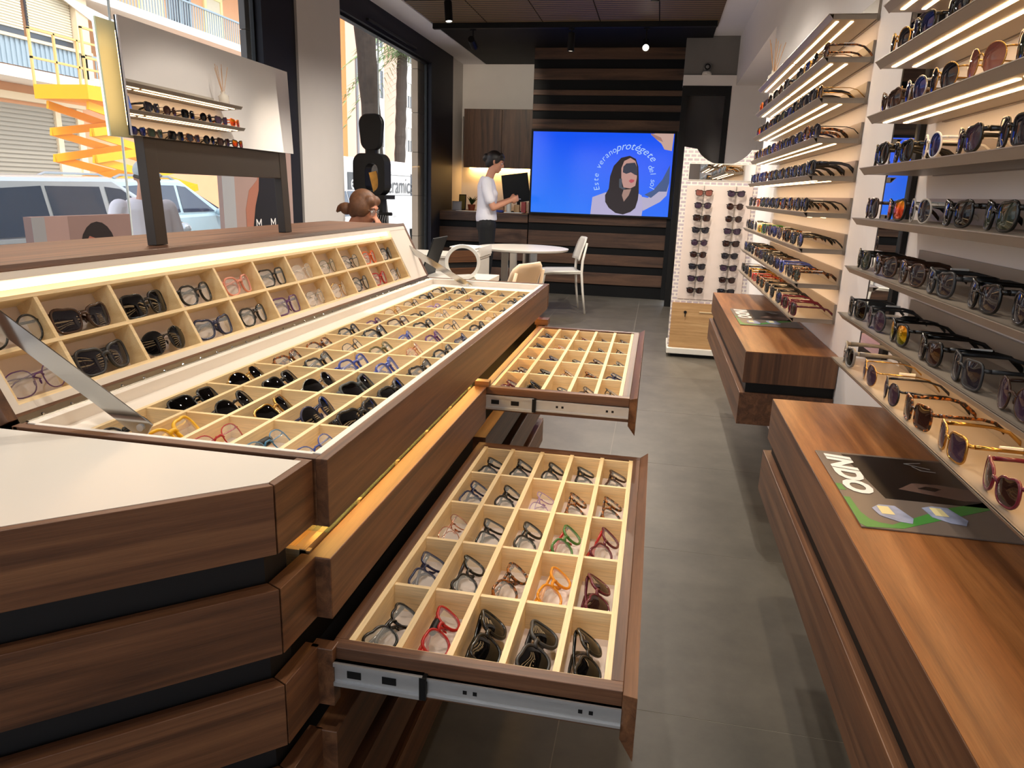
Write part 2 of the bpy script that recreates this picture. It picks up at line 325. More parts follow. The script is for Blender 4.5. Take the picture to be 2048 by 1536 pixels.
MB().lathe([(0, -0.012), (0.032, -0.012), (0.032, 0.0), (0, 0.0)], n=20, M=Matrix.Translation((0, -0.04, 0.08)) @ Matrix.Rotation(R(90), 4, 'X')).build('lens', black_m, cm, local=True)

# ================================================================== ISLAND COUNTER
isl = thing('island_counter', 'walnut banded island counter with stacked drawers in the foreground', 'counter', (-0.95, 1.9, 0))
LAY = [(0.655, 0.753), (0.508, 0.606), (0.36, 0.458), (0.21, 0.31), (0.06, 0.16)]
box('carcass', (-1.10, 0.90, 0.0), (-0.90, 2.98, 0.79), dark_rec, isl)
MB().box((-0.90, 0.90, 0.0), (-0.52, 2.98, 0.505)).box((-0.90, 1.86, 0.505), (-0.52, 2.98, 0.652)).build('drawer_core', dark_rec, isl)
for k, (z0, z1) in enumerate(LAY):
    for (y0, y1) in ((0.866, 1.846), (1.85, 2.985)):
        if k == 0 and y0 > 1.5: y0, y1 = 2.90, 2.985      # far drawer of the first layer is pulled out
        if k == 1 and y0 < 1.5: y0, y1 = 0.862, 0.885     # near drawer of the second layer is pulled out
        box('drawer_front', (-0.457, y0, z0), (-0.42, y1, z1), walnut_y, isl, bevel=0.0015)
for z0, z1 in [(0.804, 0.9)] + LAY: box('end_band', (-1.36, 2.987, z0), (-0.424, 3.004, z1), walnut_x, isl, bevel=0.001)
box('end_core', (-1.36, 2.98, 0), (-0.46, 2.987, 0.79), dark_rec, isl)
# first layer, near column: shut drawer showing its lattice and glass through the gap
for x in (-0.478, -0.555): box('divider', (x, 0.885, 0.69), (x + 0.010, 1.84, 0.752), maple_y, isl)
for i in range(6): box('divider', (-0.62, 0.885 + 0.189 * i, 0.69), (-0.462, 0.895 + 0.189 * i, 0.750), maple_x, isl)
box('glass_cover', (-0.60, 0.94, 0.7535), (-0.4585, 1.84, 0.7565), mat('drawer glass edge', (120, 160, 140), 0.05, alpha=0.22, var=0, spec=0.2), isl)
box('drawer_floor', (-0.62, 0.885, 0.684), (-0.462, 1.84, 0.690), cell_felt, isl)
box('gap_back', (-0.66, 0.9, 0.69), (-0.62, 2.95, 0.797), maple_y, isl)
box('side_block', (-0.453, 1.845, 0.753), (-0.414, 1.872, 0.768), walnut_x, isl)
box('side_block', (-0.453, 2.84, 0.753), (-0.40, 2.90, 0.775), walnut_x, isl)
box('gap_led', (-0.475, 0.93, 0.790), (-0.463, 2.9, 0.7965), led_amber, isl)
# end unit: white top, bands wrapped round the angled end
A_, B_, C_, D_, E_ = (-0.444, 0.872), (-0.449, 0.775), (-0.95, 0.337), (-1.40, 0.337), (-1.40, 0.872)
def inset_poly(d):
    pts = [A_, B_, C_, D_, E_]; out = []
    for i in range(5):
        p0, p1, p2 = Vector(pts[i - 1]), Vector(pts[i]), Vector(pts[(i + 1) % 5])
        e1 = (p1 - p0).normalized(); e2 = (p2 - p1).normalized()
        n1 = Vector((e1.y, -e1.x)); n2 = Vector((e2.y, -e2.x))
        bis = (n1 + n2); bis = bis / max(1e-6, bis.length); k = d / max(0.3, bis.dot(n1)); out.append(tuple(p1 + bis * k))
    return out
_t = inset_poly(0.02); _c = (sum(p[0] for p in _t) / 5, sum(p[1] for p in _t) / 5)
sgn = 1 if (Vector(_t[2]) - Vector(_c)).length < (Vector(C_) - Vector(_c)).length else -1
eu = thing('end_unit', 'angled walnut end cabinet with a white top, nearest the viewer', 'cabinet', (-0.9, 0.6, 0))
MB().prism(inset_poly(sgn * 0.03), 0.0, 0.897).build('core', mat('graphite recess', (15, 15, 18), 0.6), eu)
MB().prism(inset_poly(sgn * 0.011), 0.896, 0.9012).build('white_top', white_lam, eu)
for z0, z1 in [(0.804, 0.9005)] + LAY:
    for p, q, m_ in ((A_, B_, walnut_y), (B_, C_, walnut_d), (C_, D_, walnut_x)):
        P, Q = Vector(p), Vector(q); e = (Q - P).normalized(); nn = Vector((-e.y, e.x))
        if nn.dot(Vector(_c) - P) < 0: nn = -nn
        g = 0.0012; P2 = P + e * g; Q2 = Q - e * g
        MB().prism([tuple(P2), tuple(Q2), tuple(Q2 + nn * 0.024 - e * 0.010), tuple(P2 + nn * 0.024 + e * (0.010 if p is not A_ else 0))], z0, z1).build('band_panel', m_, eu, bevel=0.0008)
# ---------------------------------------------------------------- chest: open display case on the island
ch = thing('display_chest', 'open walnut eyewear chest with a white rim and maple compartments', 'display case', (-0.68, 1.93, 0.797))
MB().box((-0.443, 0.877, 0.797), (-0.425, 2.985, 0.9)).build('front_board', walnut_y, ch, bevel=0.001)
box('end_board', (-0.94, 0.877, 0.797), (-0.443, 0.893, 0.9), walnut_x, ch, bevel=0.001)
box('end_board', (-0.94, 2.965, 0.797), (-0.443, 2.985, 0.9), walnut_x, ch, bevel=0.001)
box('back_board', (-0.955, 0.877, 0.797), (-0.935, 2.985, 0.884), walnut_y, ch); box('hinge_batten', (-0.937, 0.877, 0.884), (-0.931, 2.985, 0.8995), walnut_y, ch)
box('bottom', (-0.935, 0.897, 0.797), (-0.443, 2.965, 0.812), walnut_y, ch)
for a, b_ in (((-0.455, 0.897, 0.812), (-0.443, 2.965, 0.9005)), ((-0.931, 0.897, 0.812), (-0.915, 2.965, 0.9005)), ((-0.915, 0.893, 0.812), (-0.455, 0.901, 0.9005)), ((-0.915, 2.945, 0.812), (-0.455, 2.965, 0.9005))):
    box('white_rim', a, b_, white_lin, ch, bevel=0.0008)
box('tray_floor', (-0.868, 0.897, 0.812), (-0.455, 2.873, 0.840), cell_felt, ch)
box('white_margin', (-0.915, 0.912, 0.812), (-0.868, 2.945, 0.879), white_lin, ch); box('white_margin', (-0.868, 2.873, 0.812), (-0.455, 2.945, 0.879), white_lin, ch)
CX0, CX1, CY0, CY1 = -0.868, -0.452, 0.896, 2.873; CZ = 0.840; CT = 0.880
cw = (CX1 - CX0) / 5; chh = (CY1 - CY0) / 11
dl = MB().box((-0.004, CY0, CZ), (0.004, CY1, CT)).mesh('divider')
for i in range(6):
    o = obj('divider', dl, maple_y, ch); x = CX0 + cw * i; x = min(max(x, CX0 + 0.004), CX1 - 0.004); o.location = (x + 0.68, -1.93, -0.797)
dx = MB().box((-cw / 2 + 0.004, -0.004, CZ), (cw / 2 - 0.004, 0.004, CT - 0.001)).mesh('divider')
for j in range(12):
    for i in range(5):
        o = obj('divider', dx, maple_x, ch); y = min(max(CY0 + chh * j, CY0 + 0.004), CY1 - 0.004); o.location = (CX0 + cw * (i + 0.5) + 0.68, y - 1.93, -0.797)
# lid: tilted back, local frame (a along y, u up the slope, n out of the face)
HX, HZ = -0.945, 0.905; U = Vector((-0.457, 0, 0.8895)); N = Vector((0.8895, 0, 0.457))
LM = basis((0, 1, 0), U, N, (HX, 0, HZ))      # local (a, u, n)
ld = thing('chest_lid', 'raised chest lid holding two rows of compartments under a light bar', 'display lid', (-1.0, 1.93, 0.905))
def lid(name, a, b_, m_, bevel=0.0): return MB().box(a, b_, LM).build(name, m_, ld, bevel=bevel)
LY0, LY1, LL = 0.877, 2.985, 0.247; GD = -0.046
lid('back_board', (LY0, 0.03, -0.062), (LY1, LL, -0.05), walnut_y)
lid('top_board', (LY0, LL - 0.012, -0.05), (LY1, LL, 0.001), walnut_y, 0.001)
lid('side_board', (LY0, 0.0, -0.05), (LY0 + 0.018, LL - 0.012, 0.001), walnut_z, 0.001); lid('side_board', (LY1 - 0.018, 0.004, -0.05), (LY1, LL - 0.012, 0.001), walnut_z, 0.001)
lid('bottom_board', (LY0 + 0.018, 0.003, -0.05), (LY1 - 0.018, 0.008, 0.0), walnut_y)
lid('white_rim', (LY0 + 0.018, 0.221, -0.05), (LY1 - 0.018, LL - 0.012, 0.0), white_lin); lid('white_rim', (LY0 + 0.018, 0.008, -0.05), (LY1 - 0.018, 0.020, 0.0), white_lin)
lid('white_rim', (LY0 + 0.018, 0.020, -0.05), (LY0 + 0.032, 0.221, 0.0), white_lin); lid('white_rim', (2.782, 0.020, -0.05), (LY1 - 0.018, 0.221, -0.001), white_lin)
lid('cell_floor', (LY0 + 0.032, 0.020, -0.05), (2.782, 0.221, GD), cell_felt)
lid('light_bar', (LY0 + 0.04, 0.2115, -0.022), (LY1 - 0.10, 0.2170, -0.014), led_lid)
LG0, LG1, LU = LY0 + 0.032, 2.782, (0.020, 0.104, 0.188); LYS = [LG0 + 0.004] + [1.049 + 0.173 * i for i in range(10)] + [LG1 - 0.004]
for u in LU: lid('divider', (LG0, u, GD), (LG1, u + 0.007, -0.004), maple_y)
lv = MB().box((-0.004, 0.007, GD), (0.004, 0.084, -0.005)).mesh('divider')
for a in LYS:
    for r_ in range(2):
        o = obj('divider', lv, maple_x, ld); o.matrix_local = Matrix.Translation((1.0, -1.93, -0.905)) @ LM @ Matrix.Translation((a, LU[r_], 0))
hg = thing('piano_hinge', 'long brass-coloured steel hinge strip joining chest and lid', 'hinge', (-0.945, 1.93, 0.9))
hinge_m = mat('satin hinge steel', (128, 120, 106), 0.34, metal=1.0, var=0.1, vs=60)
MB().box((LY0 + 0.018, -0.018, -0.004), (LY1 - 0.018, 0.003, -0.0005), LM).build('leaf', hinge_m, hg)
MB().tube([(-0.9335, 0.9, 0.8985), (-0.9335, 2.96, 0.8985)], 0.004, 8).build('barrel', hinge_m, hg)
scm = MB().lathe([(0, 0), (0.0035, 0), (0.002, 0.0015), (0, 0.0018)], n=8).mesh('screw')
for i in range(34):
    o = obj('screw', scm, chrome, hg); o.matrix_local = Matrix.Translation((0.945, -1.93, -0.9)) @ LM @ Matrix.Translation((0.94 + 0.06 * i, -0.005, -0.0005))
def strap(name, y, p0, p1, w, label):
    t = thing(name, label, 'strap', (p1[0], y, p1[1]))
    a = Vector((p0[0], 0, p0[1])); b_ = Vector((p1[0], 0, p1[1])); d = (b_ - a).normalized(); nn = Vector((d.z, 0, -d.x))
    q = [a + nn * w, b_ + nn * w, b_ - nn * w, a - nn * w]
    MB().extr([(v.x, y - 0.0012, v.z) for v in q], (0, 0.0024, 0)).build('stay', chrome, t)
    for e in (0.04, 0.96):
        c = a + (b_ - a) * e
        MB().tube([(c.x, y - 0.004, c.z), (c.x, y + 0.004, c.z)], 0.006, 10).build('rivet', steel, t)
strap('lid_stay', 0.925, (-1.035, 1.085), (-0.742, 0.893), 0.016, 'chrome lid stay at the near end of the chest')
strap('lid_stay', 2.93, (-1.085, 1.062), (-0.745, 0.878), 0.012, 'chrome lid stay at the far end of the chest')
# back ledge behind the lid
lg = thing('back_ledge', 'walnut ledge behind the raised lid carrying the mirror frame', 'ledge', (-1.23, 1.9, 0))
box('ledge_body', (-1.40, 0.88, 0.0), (-1.115, 3.0, 1.098), dark_rec, lg)
box('ledge_top', (-1.41, 0.875, 1.098), (-1.064, 3.005, 1.12), walnut_y, lg, bevel=0.001)
# ---------------------------------------------------------------- pulled-out drawers
def open_drawer(label, gx0, gx1, gy0, gy1, zt, depth, xp, sideh=0.064):
    t = thing('open_drawer', label, 'drawer', ((gx0 + gx1) / 2, (gy0 + gy1) / 2, zt - sideh))
    y0, y1, x0 = gy0 - 0.022, gy1 + 0.022, gx0 - 0.02
    zb = zt - sideh
    box('side_board', (x0, y0, zb), (xp, gy0, zt), walnut_x, t, bevel=0.001); box('side_board', (x0, gy1, zb), (xp, y1, zt), walnut_x, t, bevel=0.001)
    box('back_board', (x0, gy0, zb), (gx0, gy1, zt), walnut_y, t); box('front_rail', (gx1, gy0, zb), (xp, gy1, zt), walnut_y, t, bevel=0.001)
    box('bottom', (gx0, gy0, zb), (gx1, gy1, zt - depth - 0.003), walnut_y, t); box('tray_floor', (gx0, gy0, zt - depth - 0.003), (gx1, gy1, zt - depth), cell_felt, t)
    # front panel: bevelled outwards on all four edges, front face larger
    e = 0.016; a0, a1 = y0 - 0.004, y1 + 0.004; z0, z1 = zt - 0.075, zt - 0.002
    MB().hexa([(xp, a0, z0), (xp, a1, z0), (xp, a1, z1), (xp, a0, z1)], [(xp + 0.02, a0 - e, z0 - e * 1.3), (xp + 0.02, a1 + e, z0 - e * 1.3), (xp + 0.02, a1 + e, z1 + e * 0.6), (xp + 0.02, a0 - e, z1 + e * 0.6)]).build('front_panel', walnut_y, t, bevel=0.0006)
    W5 = (gx1 - gx0) / 5; H5 = (gy1 - gy0) / 5; ox, oy, oz = t.location
    d1 = MB().box((-0.005, 0, zt - depth - oz), (0.005, gy1 - gy0, zt - 0.003 - oz)).mesh('divider'); d2 = MB().box((-W5 / 2 + 0.005, -0.004, zt - depth - oz), (W5 / 2 - 0.005, 0.004, zt - 0.006 - oz)).mesh('divider')
    for i in range(6):
        o = obj('divider', d1, maple_y, t); o.location = (min(max(gx0 + W5 * i, gx0 + 0.005), gx1 - 0.005) - ox, gy0 - oy, 0)
    for j in range(6):
        for i in range(5):
            o = obj('divider', d2, maple_x, t); o.location = (gx0 + W5 * (i + 0.5) - ox, min(max(gy0 + H5 * j, gy0 + 0.004), gy1 - 0.004) - oy, 0)
    for ys, sg in ((y0, -1), (y1, 1)):
        def rb(x_0, x_1, za, zb_, th):
            return MB().box((x_0, min(ys, ys + sg * th), za), (x_1, max(ys, ys + sg * th), zb_))
        xm = x0 + 0.148
        r = rb(xm, xp, zt - 0.055, zt - 0.024, 0.005)
        r.box((xm, min(ys, ys + sg * 0.008), zt - 0.028), (xp, max(ys, ys + sg * 0.008), zt - 0.024)).box((xm, min(ys, ys + sg * 0.008), zt - 0.055), (xp, max(ys, ys + sg * 0.008), zt - 0.051)); r.build('inner_rail', steel, t)
        r = rb(x0 + 0.01, xm, zt - 0.059, zt - 0.020, 0.007)
        r.box((x0 + 0.01, min(ys, ys + sg * 0.012), zt - 0.026), (xm, max(ys, ys + sg * 0.012), zt - 0.020)).box((x0 + 0.01, min(ys, ys + sg * 0.012), zt - 0.059), (xm, max(ys, ys + sg * 0.012), zt - 0.053)); r.build('outer_rail', steel, t)
        rb(xm - 0.004, xm + 0.006, zt - 0.058, zt - 0.021, 0.013).build('rail_stop', black_m, t)
        for x_ in (x0 + 0.03, x0 + 0.085): rb(x_, x_ + 0.022, zt - 0.045, zt - 0.033, 0.0078).build('slot', black_m, t)
        for x_ in (xm + 0.06, xm + 0.075, xp - 0.06, xp - 0.045): rb(x_, x_ + 0.006, zt - 0.042, zt - 0.036, 0.0056).build('hole', black_m, t)
    return t
DR3 = (-0.41, -0.012, 0.895, 1.795, 0.604, 0.056); DR2 = (-0.416, -0.054, 1.875, 2.80, 0.752, 0.058)
open_drawer('lower pulled-out walnut drawer with maple compartments, nearest the viewer', *DR3, 0.006)
open_drawer('upper pulled-out walnut drawer with maple compartments at the far island end', *DR2, -0.034, sideh=0.066)
# ---------------------------------------------------------------- mirror on its frame
mrz = R(0.6)
mr = thing('tabletop_mirror', 'double-sided rectangular mirror on a dark grey gate-shaped stand', 'mirror', M=Matrix.Translation((-1.165, 1.85, 1.1205)) @ Matrix.Rotation(mrz, 4, 'Z') @ Matrix.Rotation(R(-2.3), 4, 'Y'))
for y in (-0.312, 0.312):
    MB().box((-0.006, y - 0.021, 0), (0.018, y + 0.021, 0.26)).build('leg', anth, mr, local=True, bevel=0.001)
MB().box((-0.005, -0.291, 0.165), (0.017, 0.291, 0.26)).build('crossbar', anth, mr, local=True, bevel=0.001)
MB().box((-0.014, -0.29, 0.26), (0.022, 0.30, 0.46)).build('core', mat('mirror core', (70, 84, 74), 0.5), mr, local=True)
for s_ in (-1, 1):
    x = 0.030 if s_ > 0 else -0.022; MB().box((min(x, x + 0.005 * s_), -0.388, 0.240), (max(x, x + 0.005 * s_), 0.352, 0.480)).build('mirror_pane', mirror_m, mr, local=True)
    MB().box((min(x - 0.004 * s_, x), -0.388, 0.240), (max(x - 0.004 * s_, x), 0.352, 0.480)).build('pane_backing', black_m if s_ > 0 else mat('pale mirror backing', (190, 200, 170), 0.5), mr, local=True)
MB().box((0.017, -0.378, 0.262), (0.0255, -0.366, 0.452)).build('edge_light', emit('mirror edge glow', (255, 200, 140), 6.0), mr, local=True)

# ================================================================== WALL SHELVES
SZ = [0.821, 0.957, 1.093, 1.229, 1.365, 1.501, 1.641, 1.780, 1.923]      # shelf top heights, bottom to top
DOWN = ['ninth shelf down', 'eighth shelf down', 'seventh shelf down', 'sixth shelf down', 'fifth shelf down', 'fourth shelf down', 'third shelf down', 'second shelf down', 'top shelf']
def shelf(name, y0, y1, z, label, group, segs, lit=True):
    t = thing(name, label, 'shelf', (0.63, (y0 + y1) / 2, z - 0.02), 0, group)
    MB().box((0.550, y0, z - 0.002), (0.710, y1, z)).build('board', shelf_m, t)
    MB().hexa([(0.544, y0, z), (0.546, y0, z), (0.546, y1, z), (0.544, y1, z)][::-1], [(0.560, y0, z - 0.019), (0.562, y0, z - 0.019), (0.562, y1, z - 0.019), (0.560, y1, z - 0.019)][::-1]).build('front_lip', shelf_m, t)
    MB().box((0.544, y0, z - 0.002), (0.551, y1, z)).build('nosing', shelf_m, t)
    MB().box((0.562, y0 + 0.004, z - 0.018), (0.708, y1 - 0.004, z - 0.0022)).build('light_tray', shelf_m, t)
    MB().box((0.711, y0 + 0.015, z - 0.02), (0.720, y1 - 0.08, z + 0.058)).build('back_panel', shelf_m, t)
    if z < 0.9 or not lit: return t
    for a, b_ in segs:
        for x in (0.578, 0.629):
            MB().box((x, a, z - 0.0198), (x + 0.010, b_, z - 0.0182)).build('led_strip', led_w, t)
    return t
FY0, FY1, NY0, NY1 = 3.006, 4.964, 0.62, 2.264
for k, z in enumerate(SZ):
    shelf('wall_shelf', FY0, FY1, z, 'taupe lit wall shelf, %s of the far bay' % DOWN[k], 'shelves of the far wall bay', ((3.045, 3.91), (3.945, 4.91)))
NDOWN = ['eighth', 'seventh', 'sixth', 'fifth', 'fourth', 'third', 'second', 'top']
for k, z in enumerate(SZ[:8]):
    shelf('wall_shelf', NY0, NY1, z, 'taupe wall shelf, %s of the near bay' % ((NDOWN[k] + ' shelf down') if k < 7 else 'top shelf'), 'shelves of the near wall bay', ((0.66, 1.43), (1.46, 2.225)), lit=k not in (2, 3, 4))
sm = thing('wall_mirror', 'narrow black-framed mirror strip on the wall beside the near bay', 'mirror', (0.71, 2.45, 0.78))
MB().box((0.704, 2.325, 0.78), (0.720, 2.585, 1.87)).build('frame', black_m, sm, bevel=0.002)
MB().box((0.701, 2.352, 0.81), (0.704, 2.558, 1.84)).build('pane', mirror_m, sm)
# ================================================================== BENCHES
def bench(y0, y1, label):
    t = thing('wall_drawer_unit', label, 'drawer unit', (0.55, (y0 + y1) / 2, 0.406))
    MB().box((0.378, y0, 0.576), (0.719, y1, 0.699)).build('upper_box', walnut_y, t, bevel=0.0015)
    MB().box((0.379, y0 + 0.001, 0.699), (0.719, y1 - 0.001, 0.7005)).build('top_veneer', bench_top, t)
    MB().box((0.392, y0 + 0.014, 0.535), (0.719, y1 - 0.014, 0.576)).build('shadow_gap', black_m, t)
    MB().box((0.371, y0, 0.406), (0.719, y1 + 0.012, 0.535)).build('lower_box', walnut_y, t, bevel=0.0015)
    MB().box((0.376, y0 - 0.002, 0.578), (0.718, y0, 0.698)).build('end_veneer', walnut_z, t)
    return t
bench(0.4, 2.17, 'wall-hung walnut drawer unit nearest the viewer, right edge')
bench(2.856, 4.665, 'wall-hung walnut drawer unit under the far shelving bay')
# printed mats on the wall units
mat_g = mat('printed taupe card', (112, 100, 92), 0.35); mat_gr = mat('printed green', (70, 140, 62), 0.35); mat_k = mat('printed black', (10, 10, 11), 0.3)
def leaflet(x0, y0, x1, y1, label):
    t = thing('promo_mat', label, 'mat', (x0, y0, 0.7007), 0, 'lens maker mats on the wall units'); w, h = x1 - x0, y1 - y0; z = 0.0
    def pl(name, pts, m_, dz): return MB().extr([(w * a, h * c, z + dz) for a, c in pts], (0, 0, 0.0004)).build(name, m_, t, local=True)
    MB().box((0, 0, 0), (w, h, 0.003)).build('card', mat_g, t, local=True, bevel=0.001)
    pl('black_print', [(0.28, 0.36), (1, 0.36), (1, 0.97), (0.19, 0.97)], mat_k, 0.003)
    pl('face_print', [(0.42, 0.50), (0.55, 0.60), (0.72, 0.61), (0.9, 0.58), (1, 0.60), (1, 0.44), (0.8, 0.42)], mat('printed face tone', (96, 74, 66), 0.35), 0.0034)
    pl('eye_print', [(0.56, 0.53), (0.63, 0.57), (0.72, 0.55), (0.66, 0.51)], mat_k, 0.0038)
    pl('green_print', [(0.0, 0.03), (0.0, 0.33), (0.04, 0.33), (0.05, 0.16), (0.08, 0.09), (0.13, 0.06), (0.20, 0.05), (0.62, 0.30), (1, 0.46), (1, 0.38), (0.62, 0.20), (0.25, 0.02), (0.03, 0.0)], mat_gr, 0.003)
    pl('green_print', [(0.0, 0.42), (0.0, 0.50), (0.04, 0.50), (0.05, 0.42)], mat_gr, 0.003)
    pl('lens_print', [(0.14, 0.22), (0.20, 0.27), (0.30, 0.27), (0.36, 0.14), (0.33, 0.08), (0.25, 0.09), (0.16, 0.14)], mat('printed lens blue', (150, 160, 190), 0.35, var=0.5, vs=40), 0.0036)
    pl('lens_print', [(0.47, 0.28), (0.54, 0.31), (0.64, 0.31), (0.70, 0.18), (0.66, 0.12), (0.58, 0.13), (0.49, 0.18)], MATS['printed lens blue'], 0.0036)
    pl('card_print', [(0.18, 0.16), (0.18, 0.25), (0.25, 0.25), (0.26, 0.16)], mat('printed cream', (226, 214, 160), 0.4), 0.0042)
    pl('card_print', [(0.52, 0.20), (0.52, 0.29), (0.59, 0.29), (0.60, 0.20)], MATS['printed cream'], 0.0042)
    pl('line_print', [(0.62, 0.90), (0.75, 0.93), (0.75, 0.92), (0.64, 0.897)], mat('printed silver', (150, 150, 150), 0.3), 0.0036); pl('line_print', [(0.62, 0.90), (0.78, 0.84), (0.78, 0.83), (0.62, 0.893)], MATS['printed silver'], 0.0036); pl('line_print', [(0.66, 0.86), (0.70, 0.80), (0.80, 0.79), (0.80, 0.80), (0.71, 0.81), (0.67, 0.865)], MATS['printed silver'], 0.0036)
    v, f = text_geo('INDO', 0.40 * h * 0.42, shear=0.2, bold=0.0035)
    Mx = Matrix.Translation((w * 0.062, h * 0.68, 0.0042)) @ Matrix.Rotation(R(-90), 4, 'Z') @ Matrix.Scale(1.25, 4, (1, 0, 0))
    MB().add(v, f, Mx).build('lettering', mat('printed white', (240, 240, 238), 0.4), t, local=True)
    return t
leaflet(0.408, 1.30, 0.70, 1.714, 'promotional mat with white INDO lettering on the near drawer unit')
leaflet(0.418, 3.47, 0.70, 3.98, 'promotional mat with white INDO lettering on the far drawer unit')
# ================================================================== FLOOR DISPLAY STAND
ds = thing('display_stand', 'white freestanding sunglasses stand with patterned edges, small mirror and oak base', 'display stand', (0.45, 6.0, 0))
hex_m, n, l, b = base('white card with lilac hexagons')
tc = n.new('ShaderNodeTexCoord'); bt = n.new('ShaderNodeTexBrick'); mp = n.new('ShaderNodeMapping'); mp.inputs['Rotation'].default_value = (R(90), 0, 0); l.new(tc.outputs['Object'], mp.inputs[0]); l.new(mp.outputs[0], bt.inputs['Vector'])
bt.inputs['Scale'].default_value = 1; bt.inputs['Color1'].default_value = srgb(184, 172, 180); bt.inputs['Color2'].default_value = srgb(190, 178, 184); bt.inputs['Mortar'].default_value = srgb(232, 224, 214)
bt.inputs['Brick Width'].default_value = 0.048; bt.inputs['Row Height'].default_value = 0.029; bt.inputs['Mortar Size'].default_value = 0.007; bt.inputs['Mortar Smooth'].default_value = 0.4
l.new(bt.outputs[0], b.inputs['Base Color']); b.inputs['Roughness'].default_value = 0.5
X0, X1 = 0.16, 0.735
hd = [(X0, 0.09), (X1, 0.09), (X1, 1.63)]
for i in range(0, 15):
    t_ = i / 14; xx = X1 - 0.07 - (X1 - X0 - 0.165) * t_; hd.append((xx, 1.63 - 0.115 * math.sin(math.pi * t_) ** 0.7))
hd += [(X0, 1.645)]
MB().extr([(x, 5.97, z) for x, z in hd], (0, 0.05, 0)).build('patterned_panel', hex_m, ds)
MB().box((X0 + 0.045, 5.962, 0.475), (X1 - 0.035, 5.97, 1.365)).build('display_board', mat('pale lilac board', (222, 206, 196), 0.5, var=0.01), ds, bevel=0.02)
MB().box((X0 + 0.05, 5.962, 1.405), (X1 - 0.035, 5.968, 1.52)).build('small_mirror', mirror_m, ds)
MB().box((X0 + 0.044, 5.964, 1.399), (X1 - 0.029, 5.97, 1.526)).build('mirror_trim', plastic_w, ds)
ob = MB().box((X0 + 0.012, 5.955, 0.075), (X1 - 0.01, 6.3, 0.445)).build('drawer_unit', oak, ds)
MB().lathe([(0, 0), (0.012, 0), (0.012, 0.006), (0, 0.006)], n=12, M=Matrix.Translation((0.28 - 0.45, 5.955 - 6.0, 0.37)) @ Matrix.Rotation(R(90), 4, 'X')).build('lock', black_m, ob, local=True)
MB().box((0.277, 5.935, 0.335), (0.284, 5.945, 0.36)).build('key', black_m, ob)
MB().box((0.39, 5.948, 0.372), (0.56, 5.955, 0.381)).build('pull', mat('pale pull strip', (214, 190, 150), 0.4), ob)
MB().box((X0 - 0.005, 5.92, 0.03), (X1 + 0.005, 6.35, 0.075)).build('base_board', plastic_w, ds, bevel=0.003)
MB().box((X0 + 0.03, 5.96, 0), (X1 - 0.03, 6.31, 0.03)).build('plinth', black_m, ds)
rodm = MB().tube([(0, 0.0, -0.03), (0, -0.012, 0.0), (0, -0.012, 0.02)], 0.0022, 6).mesh('holder')
STX = (X0 + 0.175, X0 + 0.415); STZ = [1.305 - 0.094 * i for i in range(9)]
for x in STX:
    MB().tube([(x, 5.955, 0.5), (x, 5.955, 1.36)], 0.0028, 6).build('wire', chrome, ds)
    for z in STZ:
        o = obj('holder', rodm, chrome, ds); o.location = (x - 0.45, 5.958 - 6.0, z)
# ================================================================== SCREEN
tv = thing('wall_screen_display', 'large wall screen showing a woman against blue with curved lettering', 'screen', (-0.735, 9.27, 1.0))
TX0, TX1, TZ0, TZ1 = -1.585, 0.118, 1.027, 1.992; TY = 9.235
MB().box((TX0 - 0.025, TY + 0.003, TZ0 - 0.025), (TX1 + 0.035, 9.29, TZ1 + 0.03)).build('casing', black_m, tv, bevel=0.003)
scr_m, n, l, b = base('screen blue')
tc = n.new('ShaderNodeTexCoord'); sp = n.new('ShaderNodeSeparateXYZ'); l.new(tc.outputs['Generated'], sp.inputs[0])
cr = n.new('ShaderNodeValToRGB'); cr.color_ramp.elements[0].color = srgb(40, 124, 255); cr.color_ramp.elements[1].color = srgb(0, 84, 250); cr.color_ramp.elements[0].position = 0.05
ad = n.new('ShaderNodeMath'); ad.operation = 'MULTIPLY_ADD'; ad.inputs[1].default_value = 0.45; l.new(sp.outputs[0], ad.inputs[0]); l.new(sp.outputs[2], ad.inputs[2]); l.new(ad.outputs[0], cr.inputs[0])
b.inputs['Base Color'].default_value = (0.01, 0.01, 0.012, 1); b.inputs['Roughness'].default_value = 0.12; l.new(cr.outputs[0], b.inputs['Emission Color']); b.inputs['Emission Strength'].default_value = 0.62
MB().box((TX0, TY, TZ0), (TX1, TY + 0.003, TZ1)).build('screen', scr_m, tv)
def scr(rgb, k=0.95):
    m_ = emit('picture %d %d %d' % rgb, rgb, k * 0.62); m_.node_tree.nodes['Principled BSDF'].inputs['Base Color'].default_value = (0.01, 0.01, 0.01, 1); return m_
def px(X, Y): return (TX0 + (X - 95 + (Y - 105) * 0.045) / 1840 * (TX1 - TX0), TZ1 - (Y - 95 - (X - 95) * 0.025) / 1030 * (TZ1 - TZ0))
lay = [0]
def pic(pts, rgb, k=0.95):
    lay[0] += 1; d = 0.0006 * lay[0]
    q = [(min(max(px(a, c)[0], TX0), TX1), TY - d, min(max(px(a, c)[1], TZ0), TZ1)) for a, c in pts]
    MB().extr(q, (0, 0.0003, 0)).build('picture_area', scr(rgb, k), tv)
pic([(865, 1145), (890, 925), (1060, 865), (1200, 830), (1450, 850), (1540, 900), (1560, 1060), (1545, 1175)], (186, 178, 214))
pic([(1540, 915), (1620, 930), (1700, 860), (1780, 760), (1840, 640), (1890, 560), (1885, 760), (1860, 900), (1780, 980), (1560, 1095)], (188, 180, 208))
pic([(1575, 890), (1690, 830), (1800, 700), (1890, 520), (1888, 740), (1860, 850), (1760, 850), (1660, 930)], (70, 92, 140))
pic([(1300, 800), (1420, 800), (1400, 880), (1310, 980), (1280, 900)], (176, 140, 128))
